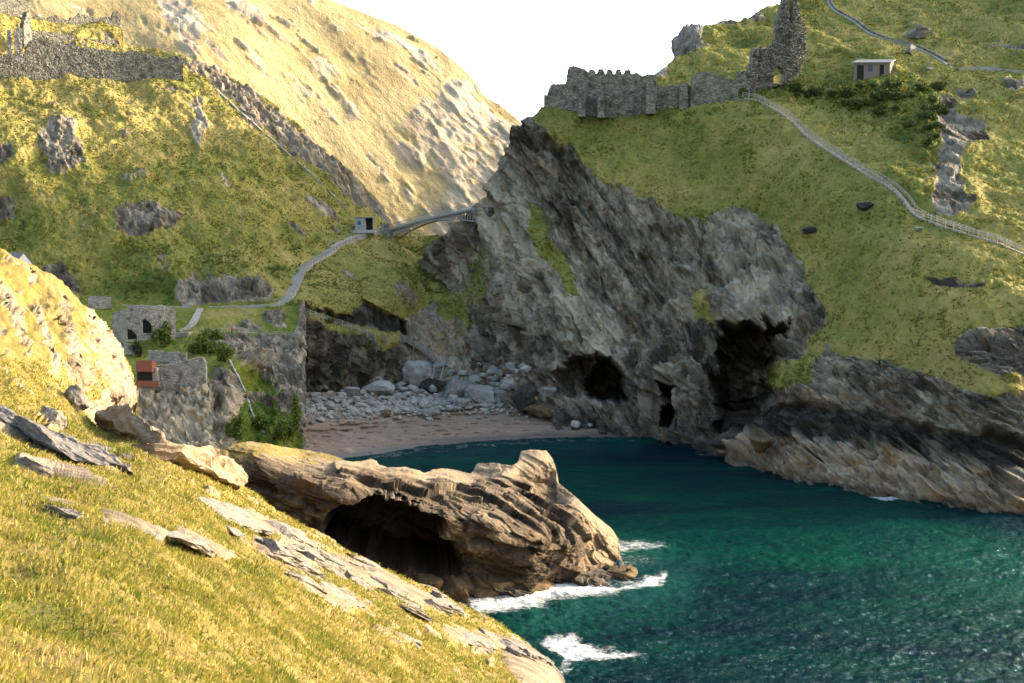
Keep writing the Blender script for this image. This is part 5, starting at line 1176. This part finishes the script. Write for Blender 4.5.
rs = np.random.default_rng(31)
for k in range(34):
    u = rs.random(); lx = 205 + 350 * u; ly = np.interp(lx, [205, 300, 380, 450, 555], [512, 552, 588, 618, 668]) + rs.normal() * 9; ln = rs.uniform(12, 34)
    o = slab(lx, ly, min(lx + ln, 566), ly + ln * rs.uniform(.32, .55), rs.uniform(.5, 1.5), rs.uniform(.3, .75), M_SLAB, 'small broken slate shard among the ledges along the slope edge', 60 + k, rs.uniform(.45, .75), rs.normal() * .2); o['group'] = 'slate shards along the slope edge'
for k, (px, py, w, h, lb) in enumerate([(452, 606, 40, 30, 'brown angular block below the right end of the cave'), (486, 603, 46, 26, 'brown angular block between the cave and the breaking foam'), (425, 598, 34, 22, 'brown block in front of the dark cave mouth'), (528, 596, 40, 18, 'low brown block at the foam line under the promontory')]):
    boulder(px, py, w, h, M_BROWNB, lb, 3 + k, surf=lambda x, y: P(x, y, 138.5 + (x - 425) * .065), depth=.7)

# ------------------------------------------------------------------ plants
LEAF = {}
def leaf_mat(name, a, b):
    t = NT(name); tn = t.attr('tone'); col = t.ramp(tn, [(0, a), (1, b)])
    return t.out(col, .8, .2)
M_LEAFB = leaf_mat('bright_leaves', (.045, .080, .010), (.145, .16, .028)); M_LEAFD = leaf_mat('dark_leaves', (.020, .030, .012), (.06, .07, .028))
def shrub(px, py, w, h, mat, label, surf, seed, group=None):
    g = surf(px, py); sc = g[1] / F_PX; W, H = w * sc / 2, h * sc; r = np.random.default_rng(seed); N = int(700 + 60 * w)
    cs_ = r.normal(size=(9, 3)) * np.array([.45, .4, .25]) + [0, 0, .55]; c = cs_[r.integers(0, 9, N)] + r.normal(size=(N, 3)) * .20
    c = c * np.array([W, W * .8, H]); c[:, 2] = np.abs(c[:, 2]); s = .045 * (W + H) * r.uniform(.6, 1.5, N) + .05
    a = r.normal(size=(N, 3)); a /= np.linalg.norm(a, axis=1)[:, None]; b = np.cross(a, r.normal(size=(N, 3))); b /= np.linalg.norm(b, axis=1)[:, None]
    V = np.stack([c - a * s[:, None], c + b * s[:, None] * .5, c + a * s[:, None], c - b * s[:, None] * .5], 1).reshape(-1, 3)
    root = thing('shrub', label, 'shrub', g, group=group)
    me = np_mesh('foliage', V, np.arange(4 * N).reshape(N, 4), False); set_attr(me, 'tone', np.repeat(np.clip(.5 + .25 * r.normal(size=N) + .25 * fbm(c / (W * .5 + .1), 2, seed), 0, 1), 4)); new_obj('foliage', me, mat, root)
    bar_obj('stem', M_BROWNWOOD, root, [((0, 0, -.3), tuple(q * np.array([W, W * .8, H]) * .8)) for q in cs_[:5]], .05)
shrub(165, 346, 15, 20, M_LEAFB, 'bright green bush at the right end of the ruined building', d_s, 1)
shrub(140, 356, 12, 11, M_LEAFD, 'round dark bush between two low terrace walls', d_s, 2)
shrub(203, 352, 24, 13, M_LEAFB, 'wide bright bush right of the low pale terrace wall', d_s, 3)
shrub(222, 360, 16, 13, M_LEAFB, 'bright bush beside the head of the waterfall', d_s, 4)
shrub(212, 340, 22, 9, M_LEAFB, 'low green bush under the branch path', d_s, 5)
shrub(236, 440, 16, 18, M_LEAFB, 'leafy plant where the promontory meets the cliff foot', d_s, 6)
shrub(262, 428, 22, 14, M_LEAFB, 'bright green bush at the foot of the waterfall', d_s, 7)
shrub(284, 438, 20, 14, M_LEAFB, 'green bush right of the waterfall foot', d_s, 8)
shrub(297, 432, 9, 26, M_LEAFB, 'narrow yellow green plant at the corner above the beach', d_s, 9)
shrub(330, 322, 12, 5, M_LEAFB, 'small bush on the grassy ledge behind the rail fence', e_s, 10)
shrub(372, 347, 14, 8, M_LEAFB, 'yellow green bush at the end of the grassy ledge', e_s, 11)
M_BRACK = leaf_mat('bracken_leaves', (.040, .062, .012), (.10, .115, .026)); rb = np.random.default_rng(12); nb = 0
while nb < 34:
    px, py = rb.uniform(772, 950), rb.uniform(84, 146)
    if not sdpoly(np.array([px]), np.array([py]), [(775, 88), (812, 82), (850, 80), (905, 80), (945, 84), (948, 105), (934, 146), (908, 138), (872, 116), (840, 106), (800, 100)])[0] > 0: continue
    w = rb.uniform(9, 20); nb += 1
    shrub(px, py, w, w * rb.uniform(.28, .45), M_BRACK, 'clump of dark bracken on the slope below the stone hut', f_s, 20 + nb, group='bracken clumps below the stone hut')

# near grass: nobody could count it
me_g = a_p; Hh, Ww = me_g.shape[:2]
c00 = me_g[:-1, :-1]; area = np.linalg.norm(np.cross(me_g[1:, :-1] - c00, me_g[:-1, 1:] - c00), axis=-1)
ctr = (me_g[1:, 1:] + c00) / 2; dist = np.linalg.norm(ctr - EYE, axis=-1); cx_, cy_ = project(ctr)
vis = (cx_ > -60) & (cx_ < 640) & (cy_ > 360) & (cy_ < 760) & (ctr[..., 1] > 4)
clump = smooth(-.5, .5, fbm((ctr / 1.3).reshape(-1, 3), 3, 5)).reshape(dist.shape) * .8 + .2
wgt = area * vis * a_at['grass'][:-1, :-1, 0] ** 2 * clump / (1 + (dist / 22) ** 2)
N = 230000; rr = np.random.default_rng(8); ci = rr.choice(wgt.size, N, p=(wgt / wgt.sum()).ravel()); i, j = np.unravel_index(ci, wgt.shape)
u, v = rr.random((2, N, 1)); base = c00[i, j] * (1 - u) * (1 - v) + me_g[1:, :-1][i, j] * u * (1 - v) + me_g[:-1, 1:][i, j] * (1 - u) * v + me_g[1:, 1:][i, j] * u * v
dd = dist[i, j][:, None]; hgt = rr.gamma(6, .0165, (N, 1)) * (1 + .4 * fbm(base / 3, 2, 3)[:, None]) * (1 + dd / 160); wid = (.006 + .00042 * dd) * rr.uniform(.6, 1.5, (N, 1))
ang = rr.uniform(0, 6.28, N); sidev = np.stack([np.cos(ang), np.sin(ang), 0 * ang], 1); lean = rr.normal(size=(N, 3)) * .35 + np.array([.38, .0, -.05]); lean[:, 2] = 0
up = np.array([.12, .05, 1.0]); p1 = base + hgt * .55 * (up + lean * .45); p2 = base + hgt * (up * .92 + lean)
base = base - np.array([0, 0, .03])
V = np.stack([base - sidev * wid, base + sidev * wid, p1 - sidev * wid * .75, p1 + sidev * wid * .75, p2], 1).reshape(-1, 3)
ii = np.arange(N)[:, None] * 5; T = np.concatenate([ii + np.array([[0, 1, 3]]), ii + np.array([[0, 3, 2]]), ii + np.array([[2, 3, 4]])])
me = np_mesh('grass', V, T, False); tone = np.clip(.45 + .30 * fbm(base / 2.5, 3, 41) + .20 * rr.normal(size=N), 0, 1); set_attr(me, 'tone', np.repeat(tone, 5))
t = NT('grass_blades'); col = t.ramp(t.attr('tone'), [(0, (.085, .125, .016)), (.3, (.18, .185, .026)), (.55, (.30, .245, .048)), (.8, (.39, .305, .095)), (1, (.43, .32, .18))])
tr = t.node('ShaderNodeBsdfTranslucent'); t.put(tr.inputs['Color'], col); mx = t.node('ShaderNodeMixShader'); mx.inputs[0].default_value = .35
t.out(col, .7, .2); t.l.new(t.b.outputs[0], mx.inputs[1]); t.l.new(tr.outputs[0], mx.inputs[2]); t.l.new(mx.outputs[0], t.n['Material Output'].inputs['Surface'])
tag(new_obj('grass', me, t.m), 'long yellow green grass and straw seed heads on the near slope', 'grass', kind='stuff')

# ------------------------------------------------------------------ waterfall
WF = NT('falling_water'); n = WF.noise(WF.mapping(WF.coord(), (3, 3, .6)), 1.5, 5, .7); M_FALL = WF.out(WF.ramp(n, [(.3, (.16, .165, .15)), (.65, (.34, .34, .32))]), .5, .4)
q = np.array([d_s(x, y) for x, y in dense([(229, 355), (232, 363), (238, 374), (243, 385), (248, 398), (252, 410), (257, 420), (264, 432)], 1.6)])
for _ in range(3): q[1:-1] = (q[:-2] + 2 * q[1:-1] + q[2:]) / 4
q[:, 1] -= .45; V = []; 
for k in range(len(q)):
    wv = .16 + .16 * h1(k, 3)
    V += [q[k] + [-wv, .12, 0], q[k] + [0, -.12, 0], q[k] + [wv, .12, 0], q[k] + [0, .6, 0]]
Fq = [(4 * k + e, 4 * k + (e + 1) % 4, 4 * k + 4 + (e + 1) % 4, 4 * k + 4 + e) for k in range(len(q) - 1) for e in range(4)]
tag(new_obj('waterfall', py_mesh('waterfall', V, Fq, True), M_FALL), 'thin pale waterfall running down the vegetated cliff', 'waterfall', kind='structure')

# ------------------------------------------------------------------ people
def flat_mat(name, c, r=.8): return plain(name, c, tuple(.75 * q for q in c), 6, r)
M_SKIN = flat_mat('skin', (.42, .25, .17), .6); M_HAIR = flat_mat('brown_hair', (.045, .028, .018)); M_TEAL = flat_mat('teal_jacket', (.03, .20, .24)); M_NAVY = flat_mat('navy_trousers', (.02, .03, .055)); M_RED = flat_mat('red_top', (.50, .04, .05)); M_BROWNC = flat_mat('brown_jacket', (.20, .10, .05)); M_BLACKC = flat_mat('black_trousers', (.012, .012, .014)); M_SHOE = flat_mat('dark_shoes', (.03, .025, .02))
def skin_mesh(name, joints, edges, mat, parent, sub=2):
    me = bpy.data.meshes.new(name); me.from_pydata([j[:3] for j in joints], edges, []); me.update(); o = new_obj(name, me, mat, parent)
    m = o.modifiers.new('skin', 'SKIN'); m.use_smooth_shade = True
    for k, j in enumerate(joints):
        d = me.skin_vertices[0].data[k]; d.radius = (j[3], j[4] if len(j) > 4 else j[3]); d.use_root = (k == 0)
    s = o.modifiers.new('smooth', 'SUBSURF'); s.levels = sub; s.render_levels = sub
    return o
def person(label, loc, rz, pose, top_mat, leg_mat):
    root = thing('person', label, 'person', loc, rz)
    if pose == 'stand':
        pel, ch, nk, hd = (0, 0, .92), (0, -.02, 1.28), (0, -.01, 1.46), (0, -.03, 1.60)
        hips = [(.10, 0, .88), (-.10, 0, .88)]; kn = [(.11, -.03, .50), (-.12, .01, .50)]; an = [(.12, .02, .09), (-.14, .03, .09)]; toe = [(.14, -.13, .04), (-.16, -.12, .04)]
        sh = [(.19, 0, 1.40), (-.19, 0, 1.40)]; el = [(.27, -.04, 1.13), (-.26, -.10, 1.14)]; wr = [(.24, -.22, .95), (-.18, -.30, 1.02)]
    else:
        pel, ch, nk, hd = (0, 0, .16), (0, -.10, .50), (0, -.14, .68), (0, -.18, .82)
        hips = [(.10, -.03, .14), (-.10, -.03, .14)]; kn = [(.14, -.42, .46), (-.14, -.42, .44)]; an = [(.13, -.58, .06), (-.13, -.56, .06)]; toe = [(.13, -.73, .04), (-.14, -.71, .04)]
        sh = [(.19, -.11, .62), (-.19, -.11, .62)]; el = [(.24, -.30, .44), (-.24, -.30, .44)]; wr = [(.10, -.46, .50), (-.10, -.46, .50)]
    J = [(*pel, .13, .10), (*ch, .15, .10), (*nk, .05), (*hd, .085, .10), (hd[0], hd[1] - .005, hd[2] + .10, .07, .085)]; E = [(0, 1), (1, 2), (2, 3), (3, 4)]
    for k in (0, 1):
        b = len(J); J += [(*sh[k], .06), (*el[k], .042), (*wr[k], .028)]; E += [(1, b), (b, b + 1), (b + 1, b + 2)]
        hv = np.array(wr[k]) - np.array(el[k]); hv = hv / np.linalg.norm(hv); sd_ = np.array([1, 0, 0]); w0 = np.array(wr[k]); pm = w0 + hv * .08
        pb = len(J); J.append((*pm, .030, .018)); E.append((b + 2, pb))
        for fi, (o_, ln) in enumerate(((-.033, .075), (-.011, .09), (.011, .085), (.033, .065))):
            fb = len(J); J += [(*(pm + sd_ * o_ + hv * .03), .009), (*(pm + sd_ * o_ + hv * (.03 + ln * .5) + [0, 0, -.012]), .008), (*(pm + sd_ * o_ + hv * (.03 + ln) + [0, 0, -.035]), .007)]; E += [(pb, fb), (fb, fb + 1), (fb + 1, fb + 2)]
        tb = len(J); J += [(*(w0 + hv * .05 - sd_ * .045 * (1 if k == 0 else -1)), .011), (*(w0 + hv * .09 - sd_ * .06 * (1 if k == 0 else -1)), .009)]; E += [(b + 2, tb), (tb, tb + 1)]
        b = len(J); J += [(*hips[k], .095), (*kn[k], .062), (*an[k], .042), (*toe[k], .04, .03)]; E += [(0, b), (b, b + 1), (b + 1, b + 2), (b + 2, b + 3)]
    skin_mesh('body', J, E, M_SKIN, root)
    g = 1.16
    tj = [(pel[0], pel[1], pel[2] + .02, .155, .125), (*ch, .175, .125), (nk[0], nk[1], nk[2] - .05, .075)]; te = [(0, 1), (1, 2)]
    for k in (0, 1): b = len(tj); tj += [(*sh[k], .075), (*el[k], .056), (*(np.array(wr[k]) * .93 + np.array(el[k]) * .07), .043)]; te += [(1, b), (b, b + 1), (b + 1, b + 2)]
    skin_mesh('jacket', tj, te, top_mat, root)
    lj = [(*pel, .15, .12)]; le_ = []
    for k in (0, 1): b = len(lj); lj += [(*hips[k], .112), (*kn[k], .078), (an[k][0], an[k][1], an[k][2] + .03, .058)]; le_ += [(0, b), (b, b + 1), (b + 1, b + 2)]
    skin_mesh('trousers', lj, le_, leg_mat, root)
    for k in (0, 1): skin_mesh('shoe', [(an[k][0], an[k][1] + .03, .05, .05), (toe[k][0], toe[k][1] - .03, .042, .05, .036)], [(0, 1)], M_SHOE, root, 1)
    v, f = rock_points(5, 3, 0, .03); v = v / 1.35 * np.array([.098, .112, .105]) + [hd[0], hd[1] + .022, hd[2] + .075]; keep = v[f].mean(1); f = f[(keep[:, 1] > hd[1] - .03) | (keep[:, 2] > hd[2] + .10)]
    new_obj('hair', np_mesh('hair', v, f), M_HAIR, root)
    fc = []
    def dot(nm, m, c, s):
        v, f = rock_points(5, 2, 0, 0); new_obj(nm, np_mesh(nm, v / 1.35 * np.array(s) + c, f), m, root)
    hy = hd[1] - .095; hz = hd[2] + .035
    for e in (-1, 1): dot('eye', M_BLACKC, [hd[0] + e * .032, hy + .004, hz + .015], [.011, .008, .008]); dot('ear', M_SKIN, [hd[0] + e * .088, hd[1], hz], [.012, .022, .03])
    dot('nose', M_SKIN, [hd[0], hy - .008, hz - .012], [.012, .016, .02]); dot('mouth', M_RED, [hd[0], hy + .004, hz - .048], [.022, .008, .006])
    return root
boulder(621, 583, 34, 15, M_BROWNB, 'low flat rock at the waterline under the two people', 8, surf=lambda x, y: P(621, 583, 151), boxy=1.0, depth=.9)
pp = P(619, 570, 150.6); person('person in teal jacket standing at the tip of the promontory', pp, -.7, 'stand', M_TEAL, M_NAVY)
pp = P(627, 571.5, 150.8); person('person in brown jacket sitting beside the standing one at the promontory tip', pp, 1.0, 'sit', M_BROWNC, M_BLACKC)
pp = d_s(232, 332.5); person('tiny person in red top by the terrace fence', pp + [0, .4, .1], .4, 'stand', M_RED, M_NAVY)

# ------------------------------------------------------------------ tussocks on the far slopes: nobody could count them
def tussocks(name, grid, at, label, N, seed, pal, xlim, ylim):
    r = np.random.default_rng(seed); c = grid[:-1, :-1]; ar = np.linalg.norm(np.cross(grid[1:, :-1] - c, grid[:-1, 1:] - c), axis=-1)
    x, y = project(c); g = at['grass'][:-1, :-1, 0]; clump = smooth(-.35, .5, fbm((c / 5).reshape(-1, 3), 4, seed + 2, .6)).reshape(g.shape)
    cyq = c[..., 1]
    w = ar * (g > .45) * (.15 + clump) * (x > xlim[0]) * (x < xlim[1]) * (y > ylim[0]) * (y < ylim[1]) / np.maximum(cyq, 50) ** .5
    k = r.choice(w.size, N, p=(w / w.sum()).ravel()); i, j = np.unravel_index(k, w.shape); u, v = r.random((2, N, 1))
    b = c[i, j] * (1 - u) * (1 - v) + grid[1:, :-1][i, j] * u * (1 - v) + grid[:-1, 1:][i, j] * (1 - u) * v + grid[1:, 1:][i, j] * u * v
    lush = at['lush'][:-1, :-1, 0][i, j]
    B = 5; b = np.repeat(b, B, 0); n = N * B; a = r.uniform(0, 6.28, n); out = np.stack([np.cos(a), np.sin(a), 0 * a], 1); sd_ = np.stack([-np.sin(a), np.cos(a), 0 * a], 1)
    h = np.repeat(r.uniform(.16, .48, N) * (1 + .8 * lush), B)[:, None] * r.uniform(.6, 1.2, (n, 1)); b = b + out * r.uniform(0, .25, (n, 1)) - [0, 0, .06]
    V = np.stack([b - sd_ * h * .32, b + sd_ * h * .32, b + out * h * .55 + np.array([0, 0, 1]) * h], 1).reshape(-1, 3)
    me = np_mesh(name, V, np.arange(3 * n).reshape(n, 3), False)
    tone = np.clip(.52 + .20 * fbm(b / 9, 4, 44) - .22 * np.repeat(lush, B) + np.repeat(.09 * r.normal(size=N), B), 0, 1); set_attr(me, 'tone', np.repeat(tone, 3))
    t = NT(name); cc = t.ramp(t.attr('tone'), pal); t.out(cc, .85, .1); tr = t.node('ShaderNodeBsdfTranslucent'); t.put(tr.inputs['Color'], cc); mx = t.node('ShaderNodeMixShader'); mx.inputs[0].default_value = .45; t.l.new(t.b.outputs[0], mx.inputs[1]); t.l.new(tr.outputs[0], mx.inputs[2]); t.l.new(mx.outputs[0], t.n['Material Output'].inputs['Surface']); tag(new_obj(name, me, t.m), label, 'grass', kind='stuff')
PAL = [(0, (.066, .095, .015)), (.3, (.130, .142, .026)), (.55, (.205, .185, .038)), (.8, (.29, .235, .070)), (1, (.23, .15, .045))]
tussocks('tussock_grass', f_p, f_at, 'rough tussock grass over the green headland', 70000, 3, PAL, (420, 1060), (-10, 420))
tussocks('tussock_grass', e_p, e_at, 'rough tussock grass over the slope left of the cove', 50000, 4, PAL, (-20, 540), (10, 400))
